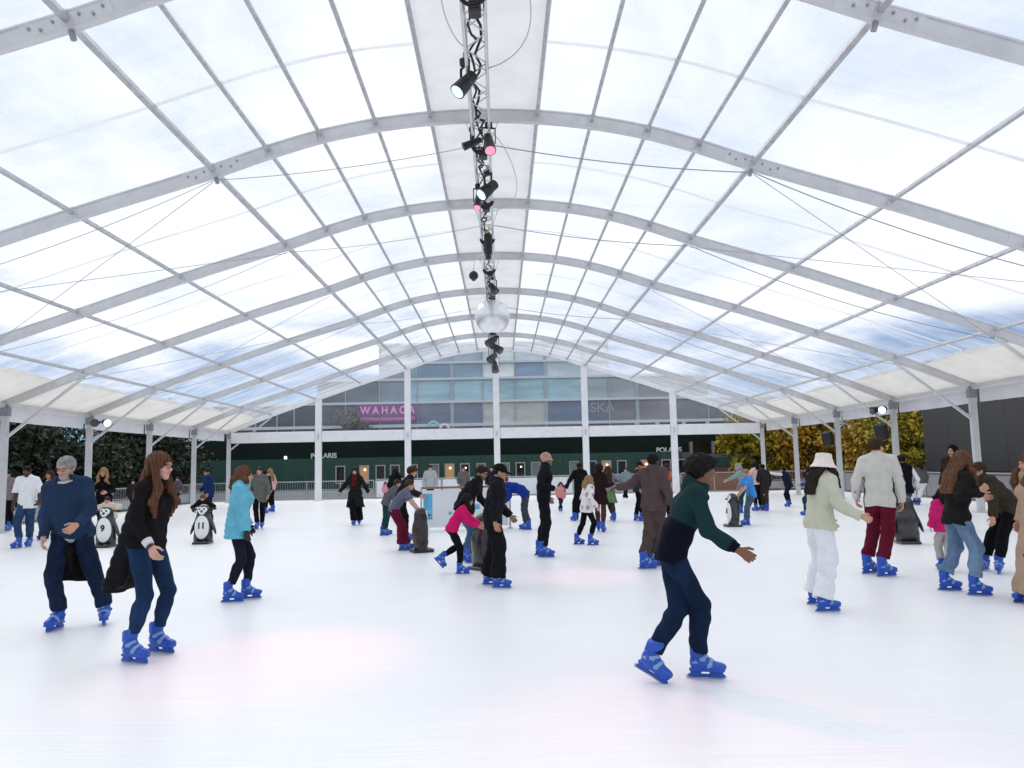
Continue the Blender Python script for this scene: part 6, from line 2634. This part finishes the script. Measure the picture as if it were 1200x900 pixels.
# ------------------------------------------------------------------ penguin skating aids
def peng_body(p):
    d = ell(p, (0, 0, .40), (.175, .215, .37))
    d = su(d, ell(p, (.01, 0, .78), (.135, .135, .135)), .10)
    d = su(d, slab(p, (0, 0, .16), (0, 0, .06), (0, 1, 0), .10, .12, .12, .10), .06)
    d = np.maximum(d, .035 - p[:, 2])
    return d


def peng_mesh(fn, m, nm, lo, hi, h=.011):
    return sdf_mesh(nm, [snet(fn, lo, hi, h)], m)


PBLK = mat('penguin black plastic', (.012, .012, .013), .28, spec=.6, coat=.3, var=.2, vscale=6)
PBRN = mat('penguin worn dark plastic', (.022, .013, .014), .34, spec=.5, var=.25, vscale=6)
PWHT = mat('penguin white plastic', (.78, .79, .80), .35, var=.05, vscale=8)
LO, HI = (-.3, -.4, -.02), (.34, .4, 1.02)


def fbelly(p):
    e = np.sqrt((p[:, 1] / .165) ** 2 + ((p[:, 2] - .385) / .275) ** 2) - 1
    return np.maximum(np.maximum(peng_body(p) - .006, e * .15), .02 - p[:, 0])


def fface(p):
    e = np.minimum(np.sqrt((p[:, 1] - .045) ** 2 + (p[:, 2] - .79) ** 2), np.sqrt((p[:, 1] + .045) ** 2 + (p[:, 2] - .79) ** 2)) - .066
    e = np.minimum(e, np.sqrt(p[:, 1] ** 2 + ((p[:, 2] - .745) * 1.1) ** 2) - .075)
    return np.maximum(np.maximum(peng_body(p) - .006, e), .02 - p[:, 0])


def fwing(sg):
    ax = np.stack([(1, 0, 0), unit((0, .94, .34 * sg)), unit((0, -.34 * sg, .94))])

    def f(p):
        return ell(p, (0, .225 * sg, .40), (.075, .032, .205), ax)
    return f


def fbase(p):
    q = np.abs(p - np.array([.02, 0, .028], f32)) - np.array([.20, .17, .012], f32)
    d = np.minimum(q.max(1), 0) + np.sqrt((np.maximum(q, 0) ** 2).sum(1)) - .014
    for s_ in (-1, 1):
        d = su(d, ell(p, (.17, .09 * s_, .045), (.10, .075, .035)), .02)
    return d


def fbeak(p):
    return su(rc(p, (.12, 0, .765), (.215, 0, .745), .035, .010), rc(p, (.12, 0, .75), (.19, 0, .735), .03, .010), .01)


def fhandle(sg):
    def f(p):
        return np.minimum(rc(p, (0, .11 * sg, .80), (-.01, .27 * sg, .80), .017, .017), rc(p, (-.01, .18 * sg, .80), (-.01, .27 * sg, .80), .023, .022))
    return f


def feye(sg):
    return lambda p: ell(p, (.128, .046 * sg, .805), (.022, .024, .028))


PM = {'body': (peng_mesh(peng_body, PBLK, 'body', LO, HI), PBLK), 'belly': (peng_mesh(fbelly, PWHT, 'belly', LO, HI, .009), PWHT),
      'face_patch': (peng_mesh(fface, PWHT, 'face_patch', LO, HI, .008), PWHT), 'base': (peng_mesh(fbase, PBLK, 'base', LO, (.34, .3, .12)), PBLK),
      'beak': (peng_mesh(fbeak, mat('dark beak', (.03, .02, .012), .4), 'beak', (.05, -.06, .68), (.25, .06, .82), .007), None)}
PW = {s_: peng_mesh(fwing(s_), PBLK, 'wing', (-.12, -.4, .1), (.12, .4, .7)) for s_ in (-1, 1)}
PH = {s_: peng_mesh(fhandle(s_), BLACK_R, 'handle', (-.06, -.33, .74), (.06, .33, .86), .008) for s_ in (-1, 1)}
PE = {s_: peng_mesh(feye(s_), BLACK, 'eye', (.08, -.1, .75), (.17, .1, .85), .006) for s_ in (-1, 1)}


def penguin(px, py, ang, hgt, label, number=None, brown=False):
    w0 = at_z(px, py, 0)
    root = empty('penguin_aid', w0, R(ang))
    sc = hgt / .93
    root.scale = (sc, sc, sc)
    tag(root, label, 'skating aid', 'penguin skating aids')
    alt = {}

    def use(me):
        if not brown or me.materials[0] is not PBLK:
            return me
        c = me.copy()
        c.materials[0] = PBRN
        return c
    for nm, (me, _) in PM.items():
        link(nm, use(me), root)
    for s_ in (-1, 1):
        link('wing', use(PW[s_]), root)
        link('handle', PH[s_], root)
        link('eye', PE[s_], root)
    if number:
        o = lettering('number', number, .19, BLACK, root, .004, .008)
        me = o.data
        # wrap the digits onto the belly
        n = len(me.vertices)
        co = np.empty(n * 3, f32)
        me.vertices.foreach_get('co', co)
        co = co.reshape(-1, 3)
        y, z = co[:, 0].copy(), co[:, 1] + .42
        off = co[:, 2].copy()
        x = np.full(n, .1, f32)
        for _ in range(30):
            pp = np.stack([x, y, z], 1).astype(f32)
            x = x - (peng_body(pp) - .010) * .7
        me.vertices.foreach_set('co', np.stack([x + off, y, z], 1).astype(f32).ravel())
        me.update()
    return root


penguin(238, 637, -88, .96, 'black and white penguin aid numbered 11 facing the camera', '11')
penguin(124, 641, -90, .98, 'black and white penguin aid numbered 9 behind the man in the blue jumper', '9')
penguin(493, 647, 22, .92, 'dark brown penguin aid seen from behind, under the hands of the boy in grey', None, True)
penguin(566, 667, 40, .95, 'black penguin aid half hidden behind the teenager in the black cap', None)
penguin(860, 617, 184, .90, 'black penguin aid in profile in front of the child in bright blue', '8')
penguin(1064, 637, 82, .98, 'glossy black penguin aid seen from behind in front of the man in the waistcoat', None)
